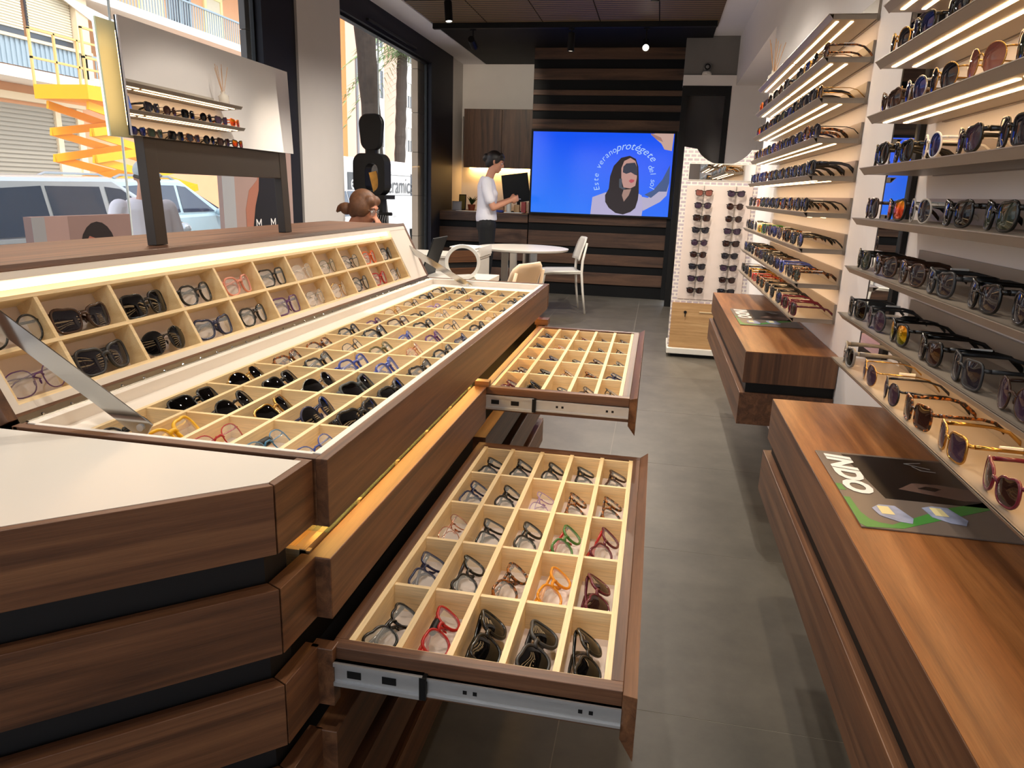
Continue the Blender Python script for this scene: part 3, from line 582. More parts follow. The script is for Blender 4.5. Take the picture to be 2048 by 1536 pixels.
pic([(1370, 405), (1450, 445), (1485, 540), (1495, 700), (1500, 860), (1490, 960), (1460, 1060), (1400, 1110), (1340, 1130), (1300, 1145), (1200, 1125), (1110, 1060), (1062, 985), (1058, 900), (1105, 815), (1120, 660), (1165, 530), (1260, 430)], (34, 24, 30))
pic([(1300, 830), (1400, 820), (1370, 900), (1308, 980), (1280, 900)], (168, 134, 122))
pic([(1300, 470), (1380, 432), (1445, 470), (1472, 560), (1470, 680), (1452, 780), (1390, 812), (1300, 800), (1268, 700), (1265, 560)], (196, 150, 140))
pic([(1290, 540), (1330, 500), (1440, 490), (1475, 560), (1472, 650), (1440, 640), (1390, 610), (1330, 630), (1285, 610)], (52, 54, 70))
pic([(1240, 690), (1275, 690), (1280, 790), (1330, 812), (1300, 830), (1240, 800)], (70, 78, 90))
pic([(1365, 718), (1395, 695), (1440, 705), (1432, 730), (1395, 745)], (190, 80, 92))
pic([(1630, 145), (1690, 112), (1790, 112), (1925, 130), (1905, 350), (1810, 330), (1770, 260), (1700, 205)], (206, 170, 158))
pic([(1630, 145), (1640, 125), (1760, 185), (1790, 240), (1700, 205)], (170, 128, 118))
cx, cy = 1345, 700
def arc_word(word, a0, a1, rad, size, shear, mb):
    k = len(word)
    for i, c in enumerate(word):
        if c == ' ': continue
        a = R(a0 + (a1 - a0) * (i / max(1, k - 1))); X = cx + rad * math.cos(a) * 1.02; Y = cy - rad * math.sin(a); p = px(X, Y)
        v, f = text_geo(c, size, shear=shear)
        tv_M = Matrix.Translation((p[0] + 0.735, TY - 0.008 - 9.27, p[1] - 1.0)) @ Matrix.Rotation(a - math.pi / 2, 4, (0, -1, 0)) @ Matrix.Rotation(R(90), 4, 'X')
        mb.add(v, f, tv_M)
mb = MB(); arc_word('Este verano', 197, 116, 372, 0.098, 0.12, mb); mb.build('lettering', scr((170, 205, 255), 1.0), tv, local=True)
mb = MB(); arc_word('protégete', 108, 40, 372, 0.125, 0.35, mb); mb.build('lettering', scr((176, 210, 255), 1.0), tv, local=True)
mb = MB(); arc_word('del sol', 28, -18, 300, 0.095, 0.1, mb); mb.build('lettering', scr((170, 205, 255), 1.0), tv, local=True)

# ================================================================== SEATING AREA
def chair(name, loc, rot, label, shell=plastic_w):
    """moulded stacking chair; local +x is the front"""
    t = thing(name, label, 'chair', loc, rot, 'white stacking chairs')
    v = []; f = []; nx, ny = 8, 8
    for i in range(nx + 1):
        for j in range(ny + 1):
            a = -0.21 + 0.43 * i / nx; w = 0.205 + 0.015 * (i / nx); c = -w + 2 * w * j / ny
            z = 0.445 + 0.012 * ((j - ny / 2) / (ny / 2)) ** 2 - 0.02 * max(0, (i - nx + 2) / 2) ** 2 + 0.01 * (1 - i / nx)
            v.append((a, c, z))
    k = ny + 1
    for i in range(nx):
        for j in range(ny): f.append((i * k + j, (i + 1) * k + j, (i + 1) * k + j + 1, i * k + j + 1))
    m1 = MB().add(v, f); o = m1.build('seat', shell, t, local=True, smooth=True); s_ = o.modifiers.new('thick', 'SOLIDIFY'); s_.thickness = 0.022
    v = []; f = []
    for i in range(nx + 1):
        for j in range(ny + 1):
            h = i / nx; g = (j - ny / 2) / (ny / 2)
            w = 0.205 * (1 - 0.05 * h) * (1 if h < 0.75 else math.sqrt(max(0.0, 1 - 0.55 * ((h - 0.75) / 0.25) ** 2)))
            v.append((-0.205 - 0.06 * h + 0.03 * g * g - 0.02 * h * h, g * w, 0.57 + 0.245 * h))
    for i in range(nx):
        for j in range(ny): f.append((i * k + j, (i + 1) * k + j, (i + 1) * k + j + 1, i * k + j + 1))
    o = MB().add(v, f).build('backrest', shell, t, local=True, smooth=True); s_ = o.modifiers.new('thick', 'SOLIDIFY'); s_.thickness = 0.016; s_.offset = 0
    for sg in (-1, 1):
        MB().tube([(-0.27, 0.215 * sg, 0), (-0.235, 0.205 * sg, 0.25), (-0.215, 0.20 * sg, 0.44), (-0.22, 0.198 * sg, 0.57), (-0.262, 0.18 * sg, 0.76)], [0.011, 0.013, 0.015, 0.014, 0.011], 10).build('leg', shell, t, local=True, smooth=True)
        MB().tube([(0.25, 0.215 * sg, 0), (0.215, 0.205 * sg, 0.25), (0.185, 0.20 * sg, 0.425), (0.10, 0.195 * sg, 0.435), (-0.20, 0.195 * sg, 0.44)], [0.011, 0.013, 0.015, 0.014, 0.014], 10).build('leg', shell, t, local=True, smooth=True)
    return t
chair('stacking_chair', (-1.02, 7.95, 0), R(196), 'white stacking chair at the right side of the round table')
chair('stacking_chair', (-1.05, 4.85, 0), R(160), 'cream stacking chair half hidden behind the far end of the chest', mat('cream plastic', (232, 206, 172), 0.4, var=0.02))
chair('stacking_chair', (-2.16, 5.0, 0), R(0), 'white stacking chair under the seated woman')
rt = thing('round_table', 'round white table on flat chrome legs', 'table', (-1.28, 7.1, 0))
MB().lathe([(0, 0.715), (0.42, 0.715), (0.445, 0.722), (0.45, 0.738), (0.44, 0.74), (0, 0.74)], n=64).build('tabletop', white_lam, rt, local=True)
for x, y in ((-0.17, -0.05), (0.10, 0.06), (0.0, 0.2), (-0.05, -0.22)):
    MB().box((x - 0.035, y - 0.006, 0.02), (x + 0.035, y + 0.006, 0.715)).build('leg', chrome, rt, local=True, bevel=0.002)
MB().lathe([(0, 0), (0.30, 0), (0.30, 0.012), (0.05, 0.02), (0, 0.02)], n=48).build('base_plate', chrome, rt, local=True)
dk = thing('work_desk', 'white work desk beyond the chest, with laptop and mirror', 'desk', (-1.6, 5.0, 0))
MB().box((-1.80, 4.30, 0.66), (-1.06, 4.98, 0.70)).build('desktop', white_lam, dk, bevel=0.003)
MB().box((-1.50, 4.34, 0), (-1.46, 4.94, 0.66)).build('side_panel', white_lam, dk); MB().box((-1.28, 4.34, 0), (-1.24, 4.94, 0.66)).build('side_panel', white_lam, dk)
cb = thing('side_cabinet', 'white side cabinet behind the round mirror, stacked with papers', 'cabinet', (-1.85, 6.3, 0))
MB().box((-2.25, 6.0, 0), (-1.47, 6.45, 0.70)).build('body', white_lam, cb, bevel=0.003); MB().box((-2.26, 5.98, 0.70), (-1.46, 6.47, 0.722)).build('worktop', white_lam, cb, bevel=0.002)
MB().box((-1.47, 6.02, 0.722), (-1.45, 6.45, 0.80)).build('upstand', white_lam, cb)
for k in range(9):
    a = random.uniform(-0.06, 0.06); o = MB().box((-0.10, -0.14, 0), (0.10, 0.14, 0.0075)).build('paper_stack', paper_w); o.location = (-1.62 + random.uniform(-0.01, 0.01), 6.2 + random.uniform(-0.01, 0.01), 0.7225 + 0.0082 * k); o.rotation_euler = (0, 0, a)
    tag(o, '%s white brochure from the bottom of the pile on the side cabinet' % ORD[k], 'brochure', 'brochures on the side cabinet')
lp = thing('laptop', 'open black laptop seen edge-on on the white desk', 'laptop', (-1.62, 4.75, 0.70))
MB().box((-0.115, -0.16, 0), (0.115, 0.16, 0.016)).build('base', black_m, lp, local=True, bevel=0.003)
MB().box((-0.006, -0.16, 0), (0.004, 0.16, 0.26), Matrix.Translation((0.11, 0, 0.012)) @ Matrix.Rotation(R(20), 4, 'Y')).build('lid', black_m, lp, local=True, bevel=0.002)
rm = thing('round_mirror', 'round vanity mirror in a white ring on the desk', 'mirror', (-1.2, 4.5, 0.70))
Mr = Matrix.Translation((0, 0, 0.121)) @ Matrix.Rotation(R(15), 4, 'Z') @ Matrix.Rotation(R(93), 4, 'X')
MB().lathe([(0.092, -0.012), (0.112, -0.010), (0.114, 0.0), (0.112, 0.010), (0.092, 0.010), (0.09, 0)], n=48, M=Mr, ring=True).build('ring', plastic_w, rm, local=True)
MB().lathe([(0, -0.006), (0.093, -0.006), (0.093, 0.006), (0, 0.006)], n=48, M=Mr).build('pane', mirror_m, rm, local=True)
MB().extr([(-0.02, 0.0, 0.10), (-0.075, 0.09, 0.0), (0.075, 0.09, 0.0), (0.02, 0.0, 0.10)], (0, 0.012, 0)).box((-0.06, -0.03, 0), (0.06, 0.10, 0.012)).build('foot', plastic_w, rm, local=True)
# things on the service counter
mo = thing('computer_monitor', 'black computer monitor turned away on the service counter', 'monitor', (-1.86, 9.85, 1.0))
MB().box((-0.18, -0.015, 0.13), (0.18, 0.015, 0.50), Matrix.Rotation(R(-8), 4, 'Y')).build('screen_back', black_m, mo, local=True, bevel=0.004)
MB().box((-0.02, -0.01, 0.0), (0.02, 0.02, 0.2)).box((-0.1, -0.07, 0), (0.1, 0.07, 0.012)).build('stand', black_m, mo, local=True)
def simple(name, label, cat, a, b_, m_, group='clutter on the service counter', bevel=0.004):
    o = MB().box((-(b_[0] - a[0]) / 2, -(b_[1] - a[1]) / 2, 0), ((b_[0] - a[0]) / 2, (b_[1] - a[1]) / 2, b_[2] - a[2])).build(name, m_, bevel=bevel); o.location = ((a[0] + b_[0]) / 2, (a[1] + b_[1]) / 2, a[2]); return tag(o, label, cat, group)
def framed(name, label, cat, loc, w, h, fm, im, tilt=8):
    t = thing(name, label, cat, loc, 0, 'clutter on the service counter'); Mx = Matrix.Rotation(R(-tilt), 4, 'X')
    MB().box((-w / 2, 0, 0), (w / 2, 0.015, h), Mx).build('frame', fm, t, local=True, bevel=0.002); MB().box((-w / 2 + 0.012, -0.003, 0.012), (w / 2 - 0.012, 0.0, h - 0.012), Mx).build('picture', im, t, local=True)
framed('picture_frame', 'small olive picture frame standing on the service counter', 'frame', (-2.66, 9.9, 1.0), 0.10, 0.21, black_m, mat('olive print', (120, 104, 30), 0.5))
framed('picture_frame', 'grey blank card frame at the left counter end', 'frame', (-2.66, 9.62, 1.0), 0.13, 0.12, mat('grey card', (150, 150, 154), 0.6), mat('light grey card', (176, 176, 182), 0.6))
pl_ = thing('potted_plant', 'small dark green potted plant left of the standing woman', 'plant', (-2.5, 9.8, 1.0))
MB().lathe([(0, 0), (0.04, 0), (0.055, 0.08), (0.05, 0.08), (0, 0.07)], n=20).build('pot', mat('terracotta', (150, 70, 44), 0.7), pl_, local=True)
for i in range(14):
    a = i * 2.4; r_ = 0.07 + 0.03 * (i % 3); h = 0.10 + 0.012 * (i % 5)
    MB().add([(0, 0, 0.06), (r_ * 0.5 * math.cos(a - 0.25), r_ * 0.5 * math.sin(a - 0.25), 0.06 + h * 0.7), (r_ * math.cos(a), r_ * math.sin(a), 0.06 + h), (r_ * 0.5 * math.cos(a + 0.25), r_ * 0.5 * math.sin(a + 0.25), 0.06 + h * 0.7)], [(0, 1, 2, 3)]).build('leaf', mat('dark leaf', (40, 66, 34), 0.5), pl_, local=True)
cup = tag(MB().lathe([(0, 0), (0.032, 0), (0.034, 0.15), (0.030, 0.15), (0.028, 0.01), (0, 0.01)], n=24).build('white_canister', plastic_w), 'tall white canister beside the monitor on the service counter', 'canister', 'clutter on the service counter'); cup.location = (-1.93, 9.55, 1.0)
for x, w, h, rgb, nm in ((-2.06, 0.09, 0.13, (190, 140, 100), 'tan'), (-1.84, 0.07, 0.10, (214, 176, 130), 'cream'), (-1.75, 0.06, 0.14, (200, 90, 84), 'red'), (-1.67, 0.05, 0.13, (216, 170, 150), 'pink')):
    simple('product_box', '%s product box standing on the service counter' % nm, 'box', (x - w / 2, 9.62, 1.0), (x + w / 2, 9.68, 1.0 + h), mat('carton ' + nm, rgb, 0.6, var=0.25, vs=30))
simple('blue_pouch', 'flat blue pouch lying beside the white canister', 'pouch', (-2.09, 9.40, 1.0), (-1.98, 9.5, 1.03), mat('blue vinyl', (40, 60, 140), 0.4), bevel=0.01)
simple('paper_sheet', 'white paper sheet lying on the service counter edge', 'paper', (-2.6, 9.36, 1.0), (-2.3, 9.55, 1.004), paper_w, bevel=0)
simple('paper_sheet', 'white paper pad lying right of the standing woman', 'paper', (-1.95, 9.33, 1.0), (-1.72, 9.48, 1.008), paper_w, bevel=0)
# black tower with rounded mirror head
tw = thing('mirror_tower', 'black display tower with a rounded mirror head by the window', 'display stand', (-2.545, 6.35, 0), R(-14))
def rrect(w, h, r_, k=6, wl=1.0):
    pts = []
    for qx, qz, a0 in ((1, 1, 0), (-1, 1, 90), (-1, -1, 180), (1, -1, 270)):
        for i in range(k + 1):
            a = R(a0 + 90 * i / k); s_ = wl if qz < 0 else 1.0
            pts.append((qx * (w / 2 * s_ - r_) + r_ * math.cos(a), qz * (h / 2 - r_) + r_ * math.sin(a)))
    return pts
MB().extr([(x, -0.02, 1.735 + z) for x, z in rrect(0.25, 0.31, 0.085, wl=0.88)], (0, 0.05, 0)).build('mirror_head', black_m, tw, local=True, bevel=0.012)
MB().box((-0.05, -0.015, 1.54), (0.05, 0.02, 1.60)).build('neck', black_m, tw, local=True)
oo = rrect(0.34, 0.36, 0.09); ii = rrect(0.14, 0.24, 0.06); v = []; f = []; k = len(oo)
for yy in (-0.05, 0.05):
    v += [(x, yy, 1.375 + z) for x, z in oo] + [(x + 0.03, yy, 1.35 + z) for x, z in ii]
for i in range(k):
    j = (i + 1) % k; f += [(i, j, k + j, k + i), (2 * k + i, 3 * k + i, 3 * k + j, 2 * k + j), (i, 2 * k + i, 2 * k + j, j), (k + i, k + j, 3 * k + j, 3 * k + i)]
MB().add(v, f).build('arch_frame', black_m, tw, local=True)
MB().box((-0.12, -0.08, 1.165), (0.19, 0.08, 1.20)).build('shelf', black_m, tw, local=True)
MB().box((0.03, -0.03, 0.02), (0.13, 0.03, 1.165)).build('post', black_m, tw, local=True); MB().box((-0.17, -0.17, 0), (0.25, 0.17, 0.02)).build('foot', black_m, tw, local=True)
bx = tag(MB().box((-0.035, -0.012, 0), (0.035, 0.012, 0.17), Matrix.Rotation(R(-14), 4, 'Y')).build('product_carton', mat('orange product card', (170, 120, 40), 0.5, var=0.4, vs=25)), 'orange and blue product carton leaning in the black tower', 'carton'); bx.location = (-2.475, 6.30, 1.232)
bx = tag(MB().box((-0.05, -0.015, 0), (0.05, 0.015, 0.03)).build('leaflet_stack', mat('blue white leaflet', (110, 140, 190), 0.5, var=0.5, vs=30)), 'blue and white leaflets lying on the tower shelf', 'leaflet'); bx.location = (-2.59, 6.34, 1.2)
MB().tube([(0.0, -0.05, 1.03), (0.24, -0.05, 1.04)], 0.016, 8).build('eyewear_bar', black_m, tw, local=True)
for i in range(7): MB().tube([(0.06 + 0.025 * i, -0.06, 1.03), (0.058 + 0.025 * i, -0.08, 0.98), (0.06 + 0.025 * i, -0.07, 0.93)], 0.003, 5).build('hanging_temple', mat('grey acetate', (90, 90, 92), 0.3), tw, local=True)
# reed diffuser on the top far shelf
rd = thing('reed_diffuser', 'glass reed diffuser with thin sticks on the top far shelf', 'diffuser', (0.61, 4.84, 1.923))
MB().lathe([(0, 0), (0.032, 0), (0.034, 0.01), (0.034, 0.06), (0.015, 0.075), (0.015, 0.09), (0.011, 0.09), (0.011, 0.075), (0.03, 0.055), (0.03, 0.012), (0, 0.012)], n=24).build('bottle', mat('diffuser glass', (220, 210, 196), 0.05, alpha=0.5), rd, local=True, smooth=True)
for i, (dx_, dy_) in enumerate(((-0.05, -0.06), (-0.02, -0.09), (0.03, 0.07), (0.05, 0.02), (0.0, -0.03), (-0.03, 0.05))):
    MB().tube([(-dx_ * 0.2, -dy_ * 0.2, 0.015), (dx_, dy_, 0.25)], 0.002, 6).build('stick', mat('rattan', (186, 140, 96), 0.7), rd, local=True)
bc = tag(MB().box((-0.02, -0.042, 0), (-0.016, 0.042, 0.085), Matrix.Rotation(R(8), 4, 'Y')).build('blue_card', mat('blue sea card', (60, 96, 190), 0.5, var=0.3, vs=12)), 'blue photo card standing among sunglasses on the second far shelf', 'card'); bc.location = (0.64, 3.84, 1.7805)

# ================================================================== EYEWEAR
#        lens w, lens h, superellipse n, outer lift, lower taper, bridge, rim radius, depth radius, temple half height
MODELS = {
    'wayfarer': (0.052, 0.042, 3.2, 0.006, 0.16, 0.018, 0.0030, 0.0028, 0.0050),
    'square':   (0.054, 0.046, 3.8, 0.002, 0.06, 0.018, 0.0024, 0.0024, 0.0040),
    'round':    (0.049, 0.047, 2.1, 0.001, 0.00, 0.022, 0.0020, 0.0020, 0.0030),
    'panto':    (0.050, 0.044, 2.5, 0.003, 0.10, 0.020, 0.0030, 0.0026, 0.0038),
    'cat':      (0.053, 0.041, 2.6, 0.010, 0.10, 0.018, 0.0028, 0.0026, 0.0042),
    'wire':     (0.050, 0.043, 2.5, 0.001, 0.04, 0.020, 0.0011, 0.0011, 0.0016),
    'aviator':  (0.056, 0.049, 2.3, -0.002, 0.14, 0.016, 0.0012, 0.0012, 0.0018),
    'narrow':   (0.053, 0.034, 3.0, 0.002, 0.06, 0.018, 0.0022, 0.0024, 0.0036),
    'chunky':   (0.057, 0.047, 2.9, 0.006, 0.14, 0.014, 0.0036, 0.0030, 0.0065),
}
GM = {}
def wrapy(x): return 0.011 * (x / 0.07) ** 2
def model(kind):
    if kind in GM: return GM[kind]
    a, h, ex, lift, tap, br, r1, r2, th = MODELS[kind]; n = 28; out = {}
    def outline(sg, k=1.0):
        pts = []
        for i in range(n):
            t = 2 * math.pi * i / n; c, s_ = math.cos(t), math.sin(t)
            X = a / 2 * math.copysign(abs(c) ** (2 / ex), c); Z = h / 2 * math.copysign(abs(s_) ** (2 / ex), s_)
            X *= 1 - tap * max(0, -Z / (h / 2)) * (1.0 if c < 0 else 0.6); Z += lift * max(0, X / (a / 2)) * max(0, Z / (h / 2) + 0.2)
            X, Z = X * k, Z * k; gx = sg * (br / 2 + a / 2 + X); pts.append((gx, wrapy(gx), Z))
        return pts
    W2 = br / 2 + a; zh = h * 0.27 + max(0, lift) * 0.6
    m1 = MB()
    for sg in (-1, 1): m1.tube(outline(sg), r1, 6, up=(0, 0, 0) if False else None, r2=r2, closed=True)
    zb = h * 0.16
    m1.tube([(-br / 2 - 0.002, 0.0, zb - 0.002), (-br / 4, -0.002, zb + 0.003), (br / 4, -0.002, zb + 0.003), (br / 2 + 0.002, 0.0, zb - 0.002)], max(r1, 0.0016) * 1.05, 6)
    for sg in (-1, 1):
        m1.tube([(sg * (W2 - 0.004), wrapy(W2), zh), (sg * (W2 + 0.004), wrapy(W2) + 0.004, zh), (sg * (W2 + 0.005), wrapy(W2) + 0.010, zh)], max(0.002, r1), 6, r2=th * 0.9)
        m1.ball((sg * br * 0.32, 0.006, -h * 0.10), (0.0014, 0.002, 0.005), 6)
    out['frame_front'] = m1.mesh('frame_front', True)
    for sg, nm in ((-1, 'lensL'), (1, 'lensR')):
        O = outline(sg, 0.985); M_ = outline(sg, 0.55); cxx = sg * (br / 2 + a / 2); v = []; f = []
        for d in (-0.0009, 0.0009):
            b0 = len(v)
            v += [(p[0], p[1] + d, p[2]) for p in O] + [(p[0], p[1] + d - 0.0022, p[2]) for p in M_] + [(cxx, wrapy(cxx) + d - 0.003, 0)]
            for i in range(n):
                j = (i + 1) % n; fl_ = [(b0 + i, b0 + j, b0 + n + j, b0 + n + i), (b0 + n + i, b0 + n + j, b0 + 2 * n)]
                if (d < 0) == (sg > 0): fl_ = [q[::-1] for q in fl_]
                f += fl_
        out[nm] = MB().add(v, f).mesh('lens', True)
    y0 = wrapy(W2) + 0.010
    for sg, nm in ((-1, 'L'), (1, 'R')):
        X = sg * (W2 + 0.005); tt = 0.0016 if th < 0.003 else 0.0021
        p = [(X, y0, zh), (X + sg * 0.002, y0 + 0.03, zh), (X + sg * 0.001, y0 + 0.075, zh - 0.001), (X - sg * 0.003, y0 + 0.100, zh - 0.007), (X - sg * 0.006, y0 + 0.118, zh - 0.022), (X - sg * 0.008, y0 + 0.130, -h / 2 + 0.001)]
        out['open' + nm] = MB().tube(p, tt, 6, up=(1, 0, 0), r2=[th, th * 0.85, th * 0.75, th * 0.85, th, th * 0.8]).mesh('temple', True)
        dy = 0.004 if sg > 0 else 0.011
        q = [(X, y0, zh), (X - sg * 0.006, y0 + dy, zh), (X - sg * 0.05, y0 + dy + 0.001, zh - 0.001), (X - sg * 0.088, y0 + dy + 0.002, zh - 0.006), (X - sg * 0.108, y0 + dy + 0.003, zh - 0.016), (X - sg * 0.122, y0 + dy + 0.003, zh - 0.030)]
        out['fold' + nm] = MB().tube(q, tt, 6, up=(0, 1, 0), r2=[th, th * 0.85, th * 0.75, th * 0.85, th, th * 0.8]).mesh('temple', True)
    out['h'] = h; out['zh'] = zh; out['W2'] = W2; out['y0'] = y0
    GM[kind] = out; return out
FR = {  # frame colours: rgb, roughness, metal
    'black': ((14, 13, 13), 0.22, 0), 'charcoal': ((44, 44, 46), 0.4, 0), 'brown': ((62, 38, 26), 0.25, 0), 'tortoise': ((86, 48, 20), 0.2, 0), 'navy': ((24, 30, 66), 0.25, 0),
    'blue': ((52, 70, 150), 0.25, 0), 'teal': ((60, 120, 160), 0.3, 0), 'red': ((170, 26, 26), 0.25, 0), 'burgundy': ((92, 22, 40), 0.22, 0), 'orange': ((214, 92, 30), 0.25, 0),
    'amber': ((214, 138, 22), 0.2, 0), 'yellow': ((232, 178, 14), 0.35, 0), 'pink': ((214, 140, 120), 0.25, 0), 'gold': ((190, 148, 80), 0.2, 1), 'rose gold': ((206, 140, 112), 0.2, 1),
    'silver': ((176, 176, 178), 0.18, 1), 'gunmetal': ((66, 66, 70), 0.25, 1), 'purple': ((84, 44, 96), 0.25, 0), 'lilac': ((150, 120, 170), 0.3, 0), 'olive': ((96, 88, 50), 0.25, 0),
    'green': ((60, 110, 46), 0.25, 0), 'clear': ((214, 206, 196), 0.1, 0), 'white': ((232, 228, 222), 0.3, 0), 'grey': ((112, 110, 108), 0.35, 0), 'slate': ((46, 54, 58), 0.45, 0)}
def fm(c):
    if c == 'tortoise' and 'frame tortoise' not in MATS:
        m, n, l, b = base('frame tortoise'); tc = n.new('ShaderNodeTexCoord'); no = n.new('ShaderNodeTexNoise'); no.inputs['Scale'].default_value = 130; l.new(tc.outputs['Object'], no.inputs['Vector'])
        cr = n.new('ShaderNodeValToRGB'); cr.color_ramp.elements[0].position = 0.45; cr.color_ramp.elements[0].color = srgb(30, 16, 9); cr.color_ramp.elements[1].position = 0.62; cr.color_ramp.elements[1].color = srgb(150, 84, 26); l.new(no.outputs[0], cr.inputs[0]); l.new(cr.outputs[0], b.inputs['Base Color']); b.inputs['Roughness'].default_value = 0.2
    r_, k, me = FR[c]; return mat('frame ' + c, r_, k, metal=me, var=0.1, vs=60, alpha=0.55 if c == 'clear' else None)
LENS = {'demo': ((226, 230, 230), 0.13), 'black': ((5, 5, 6), 1.0), 'brown': ((40, 22, 18), 0.95), 'grey': ((30, 28, 34), 0.94), 'violet': ((52, 36, 52), 0.9), 'green': ((36, 44, 34), 0.92), 'red mirror': ((230, 76, 20), 0.97), 'gold mirror': ((196, 160, 20), 0.97), 'blue mirror': ((50, 60, 120), 0.95), 'rose': ((126, 70, 60), 0.8)}
def lm(c):
    nm = 'lens ' + c
    if nm in MATS: return MATS[nm]
    r_, al = LENS[c]
    if 'mirror' in c:
        m, n, l, b = base(nm); tc = n.new('ShaderNodeTexCoord'); sp = n.new('ShaderNodeSeparateXYZ'); l.new(tc.outputs['Generated'], sp.inputs[0]); cr = n.new('ShaderNodeValToRGB'); e = cr.color_ramp.elements
        c0, c1, c2 = {'red mirror': ((150, 60, 20), (230, 70, 18), (230, 170, 20)), 'gold mirror': ((110, 120, 30), (170, 150, 20), (250, 150, 20)), 'blue mirror': ((60, 50, 70), (40, 46, 100), (60, 80, 160))}[c]
        e[0].color = srgb(*c0); e[1].color = srgb(*c2); x = e.new(0.5); x.color = srgb(*c1); l.new(sp.outputs[2], cr.inputs[0]); l.new(cr.outputs[0], b.inputs['Base Color']); b.inputs['Metallic'].default_value = 0.7; b.inputs['Roughness'].default_value = 0.06
        return m
    if c in ('demo', 'black'): return mat(nm, r_, 0.03, alpha=al, var=0.0, spec=0.6 if c == 'demo' else 0.3)
    m, n, l, b = base(nm); tc = n.new('ShaderNodeTexCoord'); sp = n.new('ShaderNodeSeparateXYZ'); l.new(tc.outputs['Generated'], sp.inputs[0])   # graduated tint: darker at the top
    cr = n.new('ShaderNodeValToRGB'); cr.color_ramp.elements[0].color = srgb(*[min(255, int(k * 1.25 + 8)) for k in r_]); cr.color_ramp.elements[1].color = srgb(*r_); cr.color_ramp.elements[1].position = 0.7
    l.new(sp.outputs[2], cr.inputs[0]); l.new(cr.outputs[0], b.inputs['Base Color']); b.inputs['Roughness'].default_value = 0.03; b.inputs['Alpha'].default_value = al; b.inputs['Specular IOR Level'].default_value = 0.35
    return m
tag_me = MB().box((-0.002, 0, -0.006), (0.002, 0.034, 0.006)).mesh('price_tag'); sec_me = MB().tube([(0, 0, 0), (0, 0.008, 0), (0, 0.03, 0), (0, 0.038, 0)], [0.005, 0.0075, 0.0075, 0.005], 8).mesh('security_tag', True)
tagf_me = MB().box((-0.017, 0.0, -0.006), (0.017, 0.002, 0.006)).mesh('price_tag')
COUNT = [0]
def glasses(kind, fc, lc, Mx, pose, label, group, temple=None, tagk=None):
    g = model(kind); COUNT[0] += 1
    sun = lc != 'demo'
    t = thing('sunglasses' if sun else 'eyeglasses', label, 'sunglasses' if sun else 'eyeglasses', group=group, M=Mx)
    obj('frame_front', g['frame_front'], fm(fc), t, own=True)
    obj('lens', g['lensL'], lm(lc), t, own=True); obj('lens', g['lensR'], lm(lc), t, own=True)
    for s_ in 'LR': obj('temple', g[pose + s_], fm(temple or fc), t, own=True)
    if tagk == 'tag':
        o = obj('price_tag', tag_me if pose == 'open' else tagf_me, paper_w, t, own=True); o.location = (g['W2'] + 0.0035, g['y0'] + 0.035, g['zh']) if pose == 'open' else (0.012, g['y0'] + 0.016, g['zh'] - 0.004)
    elif tagk == 'sec':
        o = obj('security_tag', sec_me, black_m, t, own=True); o.location = (g['W2'] + 0.006, g['y0'] + 0.02, g['zh']) if pose == 'open' else (0.02, g['y0'] - 0.012, g['zh'])
        if pose != 'open': o.rotation_euler = (0, 0, R(90))
    return t
def desc(kind, fc, lc):
    shp = {'wayfarer': 'squarish', 'square': 'square', 'round': 'round', 'panto': 'rounded', 'cat': 'cat-eye', 'wire': 'thin wire', 'aviator': 'large wire', 'narrow': 'narrow', 'chunky': 'chunky'}[kind]
    return '%s %s %s' % (fc, shp, 'eyeglasses' if lc == 'demo' else 'sunglasses')
def lean(theta, T, yaw=0.0, flip=False):
    c, s_ = math.cos(theta), math.sin(theta)
    B = basis((0, 1, 0), (-c, 0, -s_), (-s_, 0, c), (0, 0, 0))
    if flip: B = B @ Matrix.Rotation(math.pi, 4, 'Y')
    return Matrix.Translation(T) @ Matrix.Rotation(yaw, 4, 'Z') @ B
